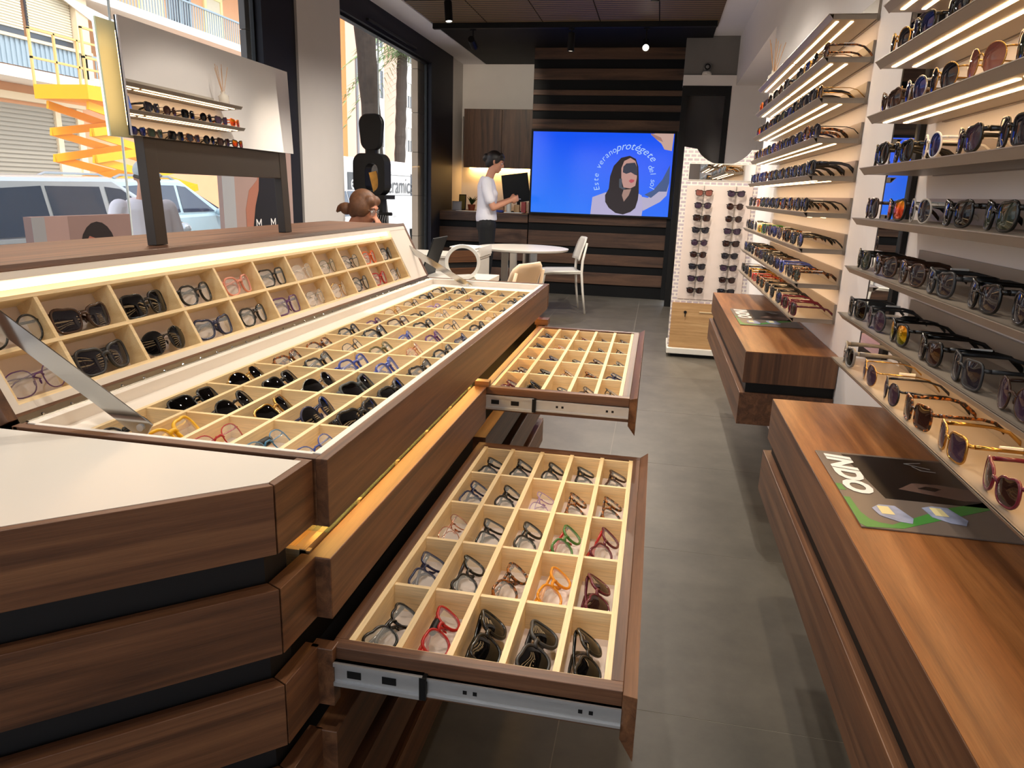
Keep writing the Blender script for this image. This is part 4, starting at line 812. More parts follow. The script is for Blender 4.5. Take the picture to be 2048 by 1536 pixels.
# --- chest tray: rows from the near end, columns from the lid
CH = [
 [('panto', 'black', 'demo'), ('chunky', 'yellow', 'demo'), ('wire', 'red', 'demo'), ('wire', 'teal', 'demo'), ('wire', 'blue', 'demo')],
 [('square', 'black', 'black'), ('round', 'black', 'black'), ('square', 'gold', 'black'), ('round', 'navy', 'black'), ('chunky', 'black', 'black')],
 [('aviator', 'gold', 'black'), ('square', 'black', 'black'), ('aviator', 'silver', 'black'), ('chunky', 'slate', 'black'), ('chunky', 'black', 'black')],
 [('wayfarer', 'tortoise', 'demo'), ('wayfarer', 'black', 'demo'), ('panto', 'blue', 'demo'), ('panto', 'blue', 'demo'), ('wayfarer', 'black', 'demo')],
 [('panto', 'tortoise', 'demo'), ('wire', 'gunmetal', 'demo'), ('panto', 'olive', 'demo'), ('wire', 'rose gold', 'demo'), ('panto', 'black', 'demo')],
 [('panto', 'black', 'demo'), ('chunky', 'black', 'demo'), ('narrow', 'blue', 'demo'), ('panto', 'purple', 'demo'), ('wayfarer', 'navy', 'demo')],
 [('narrow', 'purple', 'demo'), ('square', 'brown', 'demo'), ('wayfarer', 'black', 'demo'), ('wire', 'gunmetal', 'demo'), ('panto', 'black', 'demo')],
 [('wire', 'gold', 'demo'), ('narrow', 'black', 'demo'), ('wire', 'silver', 'demo'), ('narrow', 'black', 'demo'), ('wire', 'gold', 'demo')],
 [('wire', 'gunmetal', 'demo'), ('narrow', 'lilac', 'demo'), ('wire', 'gunmetal', 'demo'), ('wayfarer', 'black', 'demo'), ('narrow', 'black', 'demo')],
 [('panto', 'black', 'demo'), ('narrow', 'slate', 'demo'), ('narrow', 'purple', 'demo'), ('wire', 'gunmetal', 'demo'), ('panto', 'black', 'demo')],
 [('square', 'black', 'demo'), ('panto', 'black', 'demo'), ('panto', 'gunmetal', 'demo'), ('narrow', 'black', 'demo'), ('narrow', 'black', 'demo')]]
CCOL = ['column beside the lid', 'second column from the lid', 'middle column', 'second column from the front', 'front column']
for j in range(11):
    for i in range(5):
        kd, fc, lc = CH[j][i]; h = MODELS[kd][1]; th = R(40 + random.uniform(-5, 8))
        x = CX0 + cw * (i + 0.5) + 0.006; y = CY0 + chh * (j + 0.5) + random.uniform(-0.01, 0.006)
        z = CZ + (h / 2) * math.cos(th) + 0.012
        row = 'nearest row' if j == 0 else ('farthest row' if j == 10 else '%s row' % ORD[j])
        glasses(kd, fc, lc, lean(th, (x, y, z), R(random.uniform(-7, 7))), 'fold', '%s, %s, %s of the chest' % (desc(kd, fc, lc), row, CCOL[i]), 'eyewear in the open chest', tagk='sec' if (j, i) == (0, 3) else ('tag' if lc == 'demo' and (i + j) % 2 == 0 else None))
# --- lid, two rows
LTOP = [('round', 'black', 'demo'), ('wayfarer', 'brown', 'grey'), ('square', 'black', 'black'), ('panto', 'black', 'demo'), ('panto', 'pink', 'demo'), ('square', 'black', 'demo'), ('wire', 'clear', 'demo'), ('wire', 'olive', 'demo'), ('wire', 'gunmetal', 'demo'), ('panto', 'orange', 'demo'), ('panto', 'black', 'demo')]
LBOT = [('wire', 'purple', 'demo'), ('chunky', 'charcoal', 'grey'), ('aviator', 'black', 'black'), ('wayfarer', 'navy', 'demo'), ('panto', 'black', 'demo'), ('square', 'purple', 'demo'), ('wire', 'silver', 'demo'), ('aviator', 'gold', 'demo'), ('round', 'gunmetal', 'demo'), ('panto', 'red', 'demo'), ('wire', 'gunmetal', 'demo')]
for r_, L_ in ((1, LTOP), (0, LBOT)):
    for j, (kd, fc, lc) in enumerate(L_):
        h = MODELS[kd][1]; p = LM @ Vector(((LYS[j] + LYS[j + 1]) / 2, LU[r_] + 0.007 + h / 2 + 0.004, GD + 0.032))
        pos = 'nearest cell' if j == 0 else ('farthest cell' if j == 10 else '%s cell' % ORD[j])
        glasses(kd, fc, lc, lean(R(20), p, R(random.uniform(-6, 6))), 'fold', '%s, %s of the %s lid row' % (desc(kd, fc, lc), pos, 'upper' if r_ else 'lower'), 'eyewear in the chest lid', tagk='tag' if j in (0, 6) else None)
# --- lower open drawer
D3 = [
 [('cat', 'black', 'demo'), ('panto', 'red', 'demo'), ('chunky', 'black', 'black'), ('chunky', 'charcoal', 'black'), ('cat', 'black', 'black')],
 [('square', 'navy', 'demo'), ('cat', 'black', 'demo'), ('panto', 'tortoise', 'demo'), ('panto', 'amber', 'demo'), ('cat', 'burgundy', 'brown')],
 [('wire', 'rose gold', 'demo'), ('square', 'black', 'demo'), ('panto', 'black', 'demo'), ('panto', 'green', 'demo'), ('cat', 'burgundy', 'demo')],
 [('square', 'navy', 'demo'), ('panto', 'black', 'demo'), ('wire', 'lilac', 'demo'), ('panto', 'tortoise', 'demo'), ('panto', 'tortoise', 'demo')],
 [('wayfarer', 'black', 'demo'), ('wayfarer', 'black', 'demo'), ('panto', 'black', 'demo'), ('panto', 'black', 'demo'), ('wayfarer', 'brown', 'demo')]]
DCOL = ['column beside the island', 'second column', 'middle column', 'fourth column', 'column beside the drawer front']
def fill_drawer(spec, D, GRID, name, th0, group):
    gx0, gx1, gy0, gy1, zt, dep = D; w5 = (gx1 - gx0) / 5; h5 = (gy1 - gy0) / 5
    for j in range(5):
        for i in range(5):
            kd, fc, lc = GRID[j][i]; h = MODELS[kd][1]; th = R(th0 + random.uniform(-8, 8))
            x = gx0 + w5 * (i + 0.5) + 0.006; y = gy0 + h5 * (j + 0.5) - 0.008 + random.uniform(-0.006, 0.006)
            z = zt - dep + (h / 2) * math.cos(th) + 0.005 + 0.022 * math.sin(th)
            row = 'nearest row' if j == 0 else ('farthest row' if j == 4 else '%s row' % ORD[j])
            glasses(kd, fc, lc, lean(th, (x, y, z), R(random.uniform(-12, 4))), 'fold', '%s, %s, %s of the %s' % (desc(kd, fc, lc), row, DCOL[i], name), group, temple='red' if (j, i) in ((2, 3), (2, 4)) and GRID is D3 else None, tagk='tag' if (i + 2 * j) % 5 == 0 else ('sec' if (j, i) in ((0, 1), (1, 3)) and GRID is D3 else None))
fill_drawer(None, DR3, D3, 'lower drawer', 58, 'eyewear in the lower drawer')
D2 = [[(random.choice(['panto', 'square', 'wire', 'narrow', 'cat']), random.choice(['black', 'black', 'gunmetal', 'brown', 'burgundy', 'navy', 'tortoise']), 'demo') for i in range(5)] for j in range(5)]
D2[2][1] = ('wayfarer', 'navy', 'demo'); D2[0][0] = ('panto', 'burgundy', 'demo'); D2[0][1] = ('square', 'black', 'black'); D2[3][1] = ('wire', 'rose gold', 'demo')
fill_drawer(None, DR2, D2, 'upper drawer', 66, 'eyewear in the upper drawer')
# --- display stand
for c, x in enumerate(STX):
    for r_, z in enumerate(STZ):
        kd = ['wayfarer', 'panto', 'square', 'cat', 'round', 'panto', 'wayfarer', 'wayfarer', 'panto'][(r_ + 3 * c) % 9] if (r_, c) != (2, 1) else 'round'
        fc = 'brown' if (r_, c) in ((0, 0), (1, 1)) else 'black'; lc = {(0, 0): 'rose', (1, 0): 'violet', (1, 1): 'brown', (2, 1): 'brown'}.get((r_, c), ['grey', 'violet', 'brown'][(r_ + c) % 3])
        row = 'top row' if r_ == 0 else ('bottom row' if r_ == 8 else '%s row down' % ORD[r_])
        glasses(kd, fc, lc, basis((1, 0, 0), (0, 1, 0), (0, 0, 1), (x, 5.918, z)), 'fold', '%s on the stand, %s, %s column' % (desc(kd, fc, lc), row, 'left' if c == 0 else 'right'), 'sunglasses on the display stand')
# --- wall shelves: temples open, fronts towards the aisle
def on_shelf(kd, fc, lc, y, z, label, group, tagk=None, temple=None, x=0.560):
    h = MODELS[kd][1]; a = R(random.uniform(-5, 5))
    Mx = Matrix.Translation((x, y, z + (h / 2 + MODELS[kd][6]) * 1.07 + 0.0008)) @ Matrix.Rotation(a, 4, 'Z') @ basis((0, -1, 0), (1, 0, 0), (0, 0, 1), (0, 0, 0)) @ Matrix.Scale(1.07, 4)
    glasses(kd, fc, lc, Mx, 'open', label, group, tagk=tagk, temple=temple)
KS = ['wayfarer', 'panto', 'square', 'round', 'cat', 'wayfarer', 'aviator', 'chunky']
FS = ['black', 'black', 'black', 'tortoise', 'gunmetal', 'brown', 'navy', 'gold']
LS = ['black', 'grey', 'brown', 'grey', 'grey', 'green', 'violet', 'black', 'blue mirror', 'black', 'grey']
rs = random.Random(3)
NSP = {  # overrides on the near bay: (shelf from bottom, index from the far end)
 (3, 1): ('wayfarer', 'black', 'red mirror'), (3, 2): ('round', 'clear', 'grey'), (3, 3): ('wayfarer', 'black', 'black'), (4, 1): ('wayfarer', 'black', 'black'), (4, 0): ('chunky', 'black', 'black'), (4, 2): ('round', 'white', 'blue mirror'),
 (1, 2): ('panto', 'black', 'gold mirror'), (5, 1): ('round', 'silver', 'blue mirror'), (5, 2): ('aviator', 'gold', 'grey'), (5, 3): ('aviator', 'gold', 'rose'), (0, 0): ('chunky', 'grey', 'black'), (0, 1): ('aviator', 'gold', 'violet'), (0, 2): ('round', 'gunmetal', 'violet'), (0, 3): ('square', 'tortoise', 'brown'), (0, 4): ('square', 'gold', 'violet'), (0, 5): ('cat', 'burgundy', 'brown')}
NYS = [2.15, 1.96, 1.77, 1.58, 1.39, 1.20, 1.01, 0.82]
for k, z in enumerate(SZ[:8]):
    for i, y in enumerate(NYS):
        kd, fc, lc = NSP.get((k, i), (rs.choice(KS[:6] if k < 4 else KS), rs.choice(['black', 'black', 'black', 'charcoal', 'brown'] if k in (1, 2, 3) else FS), rs.choice(LS)))
        pos = 'farthest' if i == 0 else '%s from the far end' % ORD[i]
        on_shelf(kd, fc, lc, y + rs.uniform(-0.012, 0.012), z, '%s, %s, %s shelf %sof the near bay' % (desc(kd, fc, lc), pos, NDOWN[k], 'down ' if k < 7 else ''), 'sunglasses on the near wall bay', tagk='tag' if (i + k) % 3 == 1 else ('sec' if (i * 2 + k) % 5 == 3 else None))
FSP = {(6, 10): ('wayfarer', 'black', 'red mirror'), (7, 10): ('wayfarer', 'orange', 'red mirror'), (2, 7): ('narrow', 'yellow', 'gold mirror'), (2, 6): ('wayfarer', 'green', 'grey'), (0, 7): ('narrow', 'red', 'rose'), (0, 8): ('wayfarer', 'gold', 'brown'), (3, 8): ('narrow', 'orange', 'rose'), (0, 0): ('square', 'burgundy', 'brown'), (0, 1): ('wayfarer', 'burgundy', 'brown'), (1, 2): ('wayfarer', 'blue', 'black'), (2, 8): ('round', 'white', 'grey'), (6, 0): ('wire', 'gold', 'brown'), (7, 0): ('square', 'tortoise', 'brown'), (5, 1): ('chunky', 'tortoise', 'brown')}
for k, z in enumerate(SZ[:8]):
    for i in range(11):
        y = 3.10 + 0.177 * i + rs.uniform(-0.012, 0.012)
        if k == 7 and i == 4: continue
        kd, fc, lc = FSP.get((k, i), (rs.choice(KS), rs.choice(FS[:5] if rs.random() < 0.75 else FS), rs.choice(LS)))
        pos = 'nearest' if i == 0 else ('farthest' if i == 10 else '%s from the near end' % ORD[i])
        on_shelf(kd, fc, lc, y, z, '%s, %s, %s of the far bay' % (desc(kd, fc, lc), pos, DOWN[k]), 'sunglasses on the far wall bay', tagk='tag' if (i + k) % 3 == 1 else ('sec' if (i + 2 * k) % 6 == 2 else None))

# ================================================================== PEOPLE
def fuse(name, mb, m_, parent, vox=0.008, smooth=6):
    o = obj(name, mb.mesh(name, True), m_, parent)
    r = o.modifiers.new('fuse', 'REMESH'); r.mode = 'VOXEL'; r.voxel_size = vox; r.use_smooth_shade = True
    if smooth: s_ = o.modifiers.new('soft', 'SMOOTH'); s_.factor = 0.5; s_.iterations = smooth
    return o
def limb(mb, pts, rad, n=12, up=None, r2=None):
    mb.tube(pts, rad, n, up=up, r2=r2); mb.ball(pts[0], rad[0], n); mb.ball(pts[-1], rad[-1], n)
def head(mb, c, Mx):
    """face looks along local +x; c = head centre"""
    T = Matrix.Translation(c) @ Mx
    mb.ball((-0.008, 0, 0.022), (0.094, 0.073, 0.090), 20, T); mb.ball((0.022, 0, -0.040), (0.066, 0.058, 0.072), 16, T); mb.ball((0.052, 0, -0.088), (0.028, 0.030, 0.022), 12, T)
    mb.tube([(0.084, 0, 0.022), (0.100, 0, -0.008), (0.106, 0, -0.022), (0.086, 0, -0.030)], [0.008, 0.010, 0.013, 0.009], 8, M=T)
    mb.ball((0.082, 0, -0.053), (0.010, 0.022, 0.006), 10, T); mb.ball((0.081, 0, -0.065), (0.010, 0.020, 0.007), 10, T); mb.tube([(0.078, -0.045, 0.030), (0.090, 0, 0.034), (0.078, 0.045, 0.030)], 0.009, 8, M=T)
    for sg in (-1, 1):
        mb.tube([(-0.012, sg * 0.074, 0.020), (-0.022, sg * 0.083, 0.008), (-0.016, sg * 0.081, -0.018), (-0.006, sg * 0.073, -0.026)], [0.008, 0.010, 0.008, 0.006], 8, M=T); mb.ball((0.052, sg * 0.040, -0.02), (0.022, 0.022, 0.022), 10, T)
def face(parent, c, Mx):
    T = Matrix.Translation(c) @ Mx
    for sg in (-1, 1):
        e = MB().ball((0.077, sg * 0.031, 0.006), (0.010, 0.014, 0.008), 10, T).build('eye', mat('eye white', (214, 206, 200), 0.2), parent, local=True, smooth=True)
        MB().ball((0.0855, sg * 0.031, 0.006), (0.003, 0.006, 0.006), 8, T).build('iris', mat('iris brown', (40, 24, 14), 0.15), e, local=True, smooth=True)
        MB().tube([(0.084, sg * 0.016, 0.028), (0.088, sg * 0.032, 0.034), (0.076, sg * 0.050, 0.028)], [0.003, 0.004, 0.002], 6, M=T).build('eyebrow', mat('brow', (46, 30, 22), 0.7), parent, local=True)
    MB().ball((0.0855, 0, -0.059), (0.006, 0.020, 0.006), 10, T).build('lips', mat('lips', (164, 92, 84), 0.45), parent, local=True, smooth=True)
def hand(mb, w, d, nrm, curl=0.6, size=1.0):
    """wrist w, direction d, palm normal nrm; five fingers, thumb off the side"""
    d = Vector(d).normalized(); nrm = Vector(nrm); nrm = (nrm - d * nrm.dot(d)).normalized(); s_ = d.cross(nrm); w = Vector(w)
    def P(a, b_, c): return tuple(w + (d * a + s_ * b_ + nrm * c) * size)
    mb.tube([P(0, 0, 0), P(0.03, 0, 0), P(0.06, 0, 0), P(0.085, 0, 0)], [0.022, 0.030, 0.038, 0.036], 12, up=tuple(s_), r2=[0.018, 0.015, 0.014, 0.012])
    for i, L in enumerate((0.068, 0.078, 0.072, 0.056)):
        b_ = -0.029 + 0.0195 * i; c1, c2 = math.cos(curl * 0.6), math.sin(curl * 0.6); e1, e2 = math.cos(curl * 1.5), math.sin(curl * 1.5)
        p0 = (0.08, b_, 0); p1 = (0.08 + L * 0.5 * c1, b_, L * 0.5 * c2); p2 = (p1[0] + L * 0.3 * e1, b_, p1[2] + L * 0.3 * e2); p3 = (p2[0] + L * 0.22 * math.cos(curl * 2.1), b_, p2[2] + L * 0.22 * math.sin(curl * 2.1))
        mb.tube([P(*p0), P(*p1), P(*p2), P(*p3)], [0.009 * size, 0.0085 * size, 0.008 * size, 0.006 * size], 8); mb.ball(P(*p3), 0.006 * size, 8)
    mb.tube([P(0.022, -0.024, 0.004), P(0.045, -0.046, 0.014), P(0.068, -0.052, 0.026), P(0.084, -0.048, 0.032)], [0.013 * size, 0.011 * size, 0.0095 * size, 0.007 * size], 8); mb.ball(P(0.084, -0.048, 0.032), 0.007 * size, 8)
skin = mat('skin', (196, 140, 112), 0.55, var=0.05, vs=20); skin_l = mat('tanned skin', (176, 116, 86), 0.55, var=0.06, vs=20)
tee = mat('white cotton', (226, 224, 230), 0.85, var=0.04, vs=14, bump=0.3, bscale=30); trouser = mat('black trousers', (8, 8, 10), 0.8, var=0.1)
hair_d = mat('black brown hair', (22, 15, 12), 0.45, var=0.35, vs=70, bump=0.5, bscale=160); hair_b = mat('light brown hair', (100, 64, 38), 0.55, var=0.55, vs=45, bump=0.6, bscale=150)
# ---- standing woman: faces +x (towards the screen), forearms raised in front
pn = thing('person', 'standing woman in white T-shirt and black trousers at the service counter', 'person', (-1.97, 8.45, 0), R(14))
hc = Vector((0.085, 0, 1.585)); Hm = Matrix.Rotation(R(16), 4, 'Y')
mb = MB(); head(mb, hc, Hm)
limb(mb, [(0.0, 0, 1.36), (0.03, 0, 1.44), (0.06, 0, 1.52)], [0.055, 0.048, 0.052])
mb.tube([(0.0, 0, 0.86), (-0.01, 0, 0.98), (-0.005, 0, 1.08), (0.005, 0, 1.2), (-0.01, 0, 1.32), (-0.005, 0, 1.40)], [0.16, 0.155, 0.125, 0.145, 0.165, 0.08], 20, up=(0, 1, 0), r2=[0.105, 0.105, 0.088, 0.10, 0.092, 0.06])
AR = {}
for sg, el, wr in ((-1, (0.07, -0.215, 1.08), (0.27, -0.10, 1.165)), (1, (0.06, 0.215, 1.08), (0.27, 0.09, 1.175))):
    limb(mb, [(-0.01, sg * 0.165, 1.355), (0.01, sg * 0.195, 1.22), el], [0.052, 0.044, 0.037]); limb(mb, [el, tuple((Vector(el) + Vector(wr)) / 2), wr], [0.036, 0.034, 0.024])
    hand(mb, wr, (0.9, -sg * 0.35, 0.25), (0, -sg, 0.2), 0.7, 0.92); AR[sg] = el
for sg in (-1, 1):
    limb(mb, [(0.0, sg * 0.085, 0.88), (0.005, sg * 0.088, 0.68), (0.01, sg * 0.085, 0.48), (-0.01, sg * 0.082, 0.30), (-0.02, sg * 0.08, 0.08)], [0.10, 0.082, 0.056, 0.056, 0.036]); limb(mb, [(-0.03, sg * 0.08, 0.045), (0.06, sg * 0.085, 0.04), (0.14, sg * 0.09, 0.03)], [0.035, 0.036, 0.026])
body = fuse('body', mb, skin, pn, 0.008, 5); face(pn, hc, Hm)
mb = MB(); mb.tube([(0.0, 0, 0.925), (-0.005, 0, 0.98), (-0.005, 0, 1.08), (0.005, 0, 1.2), (-0.01, 0, 1.32), (-0.005, 0, 1.40), (0.0, 0, 1.42)], [0.175, 0.172, 0.155, 0.165, 0.178, 0.105, 0.07], 24, up=(0, 1, 0), r2=[0.125, 0.124, 0.112, 0.118, 0.108, 0.082, 0.066])
for sg in (-1, 1): limb(mb, [(-0.01, sg * 0.155, 1.36), (0.0, sg * 0.19, 1.26), (0.03, sg * 0.208, 1.17)], [0.066, 0.062, 0.058])
mb.ball((0.06, -0.07, 1.235), (0.065, 0.065, 0.06), 12); mb.ball((0.06, 0.07, 1.235), (0.065, 0.065, 0.06), 12)
fuse('t_shirt', mb, tee, pn, 0.009, 4)
mb = MB(); mb.tube([(0.0, 0, 0.84), (-0.01, 0, 0.92), (-0.01, 0, 0.98)], [0.178, 0.166, 0.148], 20, up=(0, 1, 0), r2=[0.12, 0.115, 0.10])
for sg in (-1, 1): limb(mb, [(0.0, sg * 0.085, 0.88), (0.005, sg * 0.088, 0.68), (0.01, sg * 0.085, 0.48), (-0.01, sg * 0.082, 0.30), (-0.02, sg * 0.08, 0.10)], [0.112, 0.094, 0.072, 0.070, 0.060])
fuse('trousers', mb, trouser, pn, 0.009, 4)
mb = MB()
for sg in (-1, 1): limb(mb, [(-0.03, sg * 0.08, 0.045), (0.06, sg * 0.085, 0.042), (0.15, sg * 0.09, 0.034)], [0.045, 0.044, 0.034])
fuse('shoes', mb, black_m, pn, 0.01, 2)
T = Matrix.Translation(hc) @ Hm; mb = MB(); mb.ball((-0.022, 0, 0.034), (0.100, 0.083, 0.096), 20, T); mb.ball((-0.06, 0, -0.02), (0.055, 0.068, 0.06), 14, T); mb.ball((-0.118, 0, 0.02), (0.042, 0.046, 0.05), 12, T); mb.tube([(0.03, -0.05, 0.10), (0.075, -0.03, 0.075), (0.085, -0.05, 0.04)], [0.03, 0.02, 0.008], 8, M=T); mb.tube([(0.03, 0.05, 0.10), (0.075, 0.03, 0.075), (0.085, 0.05, 0.04)], [0.03, 0.02, 0.008], 8, M=T)
fuse('hair', mb, hair_d, pn, 0.008, 2)
ph = tag(MB().box((-0.05, -0.03, -0.004), (0.05, 0.03, 0.004)).build('lens_cloth', mat('grey cloth', (150, 150, 156), 0.8), bevel=0.002), 'small grey item held in the hands of the standing woman', 'item')
ph.matrix_world = Matrix.Translation((-1.64, 8.53, 1.185))
# ---- seated woman, profile to the right, chin on hand
pn = thing('person', 'seated woman with light brown tied hair and glasses behind the ledge', 'person', (-2.16, 5.0, 0), R(-6))
hc = Vector((0.10, 0, 1.118)); Hm = Matrix.Rotation(R(20), 4, 'Y')
mb = MB(); head(mb, hc, Hm)
limb(mb, [(-0.01, 0, 0.93), (0.02, 0, 1.0), (0.06, 0, 1.06)], [0.056, 0.050, 0.052])
mb.tube([(-0.10, 0, 0.46), (-0.10, 0, 0.56), (-0.07, 0, 0.68), (-0.04, 0, 0.80), (-0.03, 0, 0.90), (-0.02, 0, 0.96)], [0.17, 0.16, 0.14, 0.155, 0.165, 0.08], 20, up=(0, 1, 0), r2=[0.12, 0.11, 0.10, 0.11, 0.095, 0.06])
limb(mb, [(-0.03, -0.17, 0.92), (0.06, -0.21, 0.80), (0.20, -0.17, 0.70)], [0.052, 0.046, 0.038]); limb(mb, [(0.20, -0.17, 0.70), (0.225, -0.10, 0.84), (0.235, -0.05, 0.955)], [0.037, 0.034, 0.025]); hand(mb, (0.235, -0.05, 0.955), (-0.15, 0.25, 1.0), (-1, 0.2, 0.0), 0.9, 0.95)
limb(mb, [(-0.03, 0.17, 0.92), (0.03, 0.22, 0.79), (0.14, 0.18, 0.69)], [0.052, 0.046, 0.038]); limb(mb, [(0.14, 0.18, 0.69), (0.26, 0.10, 0.735)], [0.037, 0.025]); hand(mb, (0.26, 0.10, 0.735), (0.8, -0.4, 0), (0, 0, -1), 0.4, 0.95)
for sg in (-1, 1):
    limb(mb, [(-0.09, sg * 0.09, 0.52), (0.12, sg * 0.10, 0.53), (0.32, sg * 0.10, 0.50)], [0.10, 0.085, 0.06]); limb(mb, [(0.32, sg * 0.10, 0.50), (0.33, sg * 0.10, 0.28), (0.30, sg * 0.10, 0.07)], [0.058, 0.055, 0.038]); limb(mb, [(0.29, sg * 0.10, 0.04), (0.44, sg * 0.11, 0.03)], [0.036, 0.028])
fuse('body', mb, skin_l, pn, 0.009, 5); face(pn, hc, Hm)
mb = MB(); mb.tube([(-0.10, 0, 0.45), (-0.10, 0, 0.56), (-0.07, 0, 0.68), (-0.04, 0, 0.80), (-0.03, 0, 0.90), (-0.02, 0, 0.955)], [0.185, 0.175, 0.16, 0.17, 0.178, 0.10], 22, up=(0, 1, 0), r2=[0.135, 0.125, 0.115, 0.122, 0.108, 0.075])
limb(mb, [(-0.03, -0.17, 0.92), (0.06, -0.21, 0.80)], [0.064, 0.058]); limb(mb, [(-0.03, 0.17, 0.92), (0.03, 0.22, 0.79)], [0.064, 0.058]); fuse('blouse', mb, mat('grey blue blouse', (120, 130, 150), 0.85), pn, 0.010, 4)
mb = MB()
for sg in (-1, 1): limb(mb, [(-0.09, sg * 0.09, 0.52), (0.12, sg * 0.10, 0.53), (0.32, sg * 0.10, 0.50)], [0.11, 0.095, 0.072]); limb(mb, [(0.32, sg * 0.10, 0.50), (0.33, sg * 0.10, 0.28), (0.30, sg * 0.10, 0.09)], [0.07, 0.066, 0.055])
fuse('trousers', mb, trouser, pn, 0.010, 4)
T = Matrix.Translation(hc) @ Hm; mb = MB(); mb.ball((-0.022, 0, 0.034), (0.104, 0.087, 0.098), 20, T); mb.ball((-0.05, 0, -0.03), (0.062, 0.078, 0.07), 14, T); mb.ball((0.04, -0.04, 0.07), (0.045, 0.04, 0.04), 10, T); mb.ball((0.04, 0.04, 0.07), (0.045, 0.04, 0.04), 10, T); mb.ball((-0.01, 0.052, 0.012), (0.082, 0.05, 0.075), 14, T); mb.ball((-0.01, -0.052, 0.012), (0.082, 0.05, 0.075), 14, T); mb.ball((-0.135, 0, -0.055), (0.05, 0.045, 0.045), 12, T); mb.tube([(-0.16, 0, -0.05), (-0.19, 0.01, -0.075), (-0.20, 0, -0.11)], [0.03, 0.025, 0.008], 8, M=T)
fuse('hair', mb, hair_b, pn, 0.008, 2)
glasses('wire', 'silver', 'demo', Matrix.Translation((-2.16, 5.0, 0)) @ Matrix.Rotation(R(-6), 4, 'Z') @ T @ Matrix.Translation((0.094, 0, 0.004)) @ basis((0, 1, 0), (-1, 0, 0), (0, 0, 1), (0, 0, 0)), 'open', 'thin wire eyeglasses worn by the seated woman', 'worn eyewear')
# ---- man on the pavement outside
pn = thing('person', 'man in grey cap and white T-shirt on the pavement outside', 'person', (-3.92, 5.1, -0.288), R(-25))
hc = Vector((0.06, 0, 1.565)); Hm = Matrix.Rotation(R(10), 4, 'Y')
mb = MB(); head(mb, hc, Hm); limb(mb, [(0.0, 0, 1.34), (0.02, 0, 1.43), (0.05, 0, 1.50)], [0.066, 0.058, 0.06])
mb.tube([(0, 0, 0.85), (0.01, 0, 1.0), (0.0, 0, 1.2), (-0.01, 0, 1.33), (0, 0, 1.40)], [0.17, 0.165, 0.18, 0.19, 0.09], 20, up=(0, 1, 0), r2=[0.12, 0.125, 0.12, 0.11, 0.07])
for sg in (-1, 1):
    limb(mb, [(-0.01, sg * 0.19, 1.33), (-0.01, sg * 0.235, 1.17), (0.01, sg * 0.24, 1.02)], [0.06, 0.052, 0.042]); limb(mb, [(0.01, sg * 0.24, 1.02), (0.08, sg * 0.23, 0.90), (0.13, sg * 0.22, 0.80)], [0.042, 0.038, 0.028]); hand(mb, (0.13, sg * 0.22, 0.80), (0.4, 0, -1), (0, -sg, 0), 0.5)
    limb(mb, [(0.0, sg * 0.09, 0.86), (0.0, sg * 0.095, 0.66), (0.01, sg * 0.09, 0.48), (-0.01, sg * 0.09, 0.28), (-0.02, sg * 0.09, 0.08)], [0.10, 0.085, 0.06, 0.058, 0.04]); limb(mb, [(-0.03, sg * 0.09, 0.045), (0.14, sg * 0.1, 0.035)], [0.04, 0.032])
fuse('body', mb, skin, pn, 0.009, 5); face(pn, hc, Hm)
mb = MB(); mb.tube([(0, 0, 0.86), (0.01, 0, 1.0), (0.0, 0, 1.2), (-0.01, 0, 1.33), (0, 0, 1.41)], [0.195, 0.19, 0.198, 0.205, 0.11], 22, up=(0, 1, 0), r2=[0.145, 0.15, 0.14, 0.128, 0.085])
for sg in (-1, 1): limb(mb, [(-0.01, sg * 0.185, 1.335), (-0.01, sg * 0.235, 1.17), (0.0, sg * 0.242, 1.09)], [0.075, 0.068, 0.064])
fuse('t_shirt', mb, tee, pn, 0.010, 4)
mb = MB(); mb.tube([(0, 0, 0.80), (0, 0, 0.93)], [0.185, 0.175], 18, up=(0, 1, 0), r2=[0.135, 0.13])
for sg in (-1, 1): limb(mb, [(0.0, sg * 0.09, 0.86), (0.0, sg * 0.095, 0.66), (0.01, sg * 0.09, 0.48), (-0.01, sg * 0.09, 0.28), (-0.02, sg * 0.09, 0.10)], [0.112, 0.098, 0.08, 0.075, 0.066])
fuse('trousers', mb, mat('grey work trousers', (96, 98, 104), 0.85), pn, 0.010, 4)
T = Matrix.Translation(hc) @ Hm; mb = MB(); mb.ball((-0.010, 0, 0.05), (0.104, 0.084, 0.085), 18, T); mb.tube([(0.07, 0, 0.055), (0.14, 0, 0.045), (0.165, 0, 0.035)], [0.07, 0.06, 0.03], 14, up=(0, 1, 0), r2=[0.012, 0.009, 0.006], M=T); fuse('cap', mb, mat('pale grey cap', (176, 186, 188), 0.8), pn, 0.008, 2)
MB().tube([(-0.01, -0.082, 0.012), (0.08, -0.06, 0.008), (0.10, 0, 0.008), (0.08, 0.06, 0.008), (-0.01, 0.082, 0.012)], 0.013, 8, M=T).build('sunglasses', black_m, pn, local=True, smooth=True)

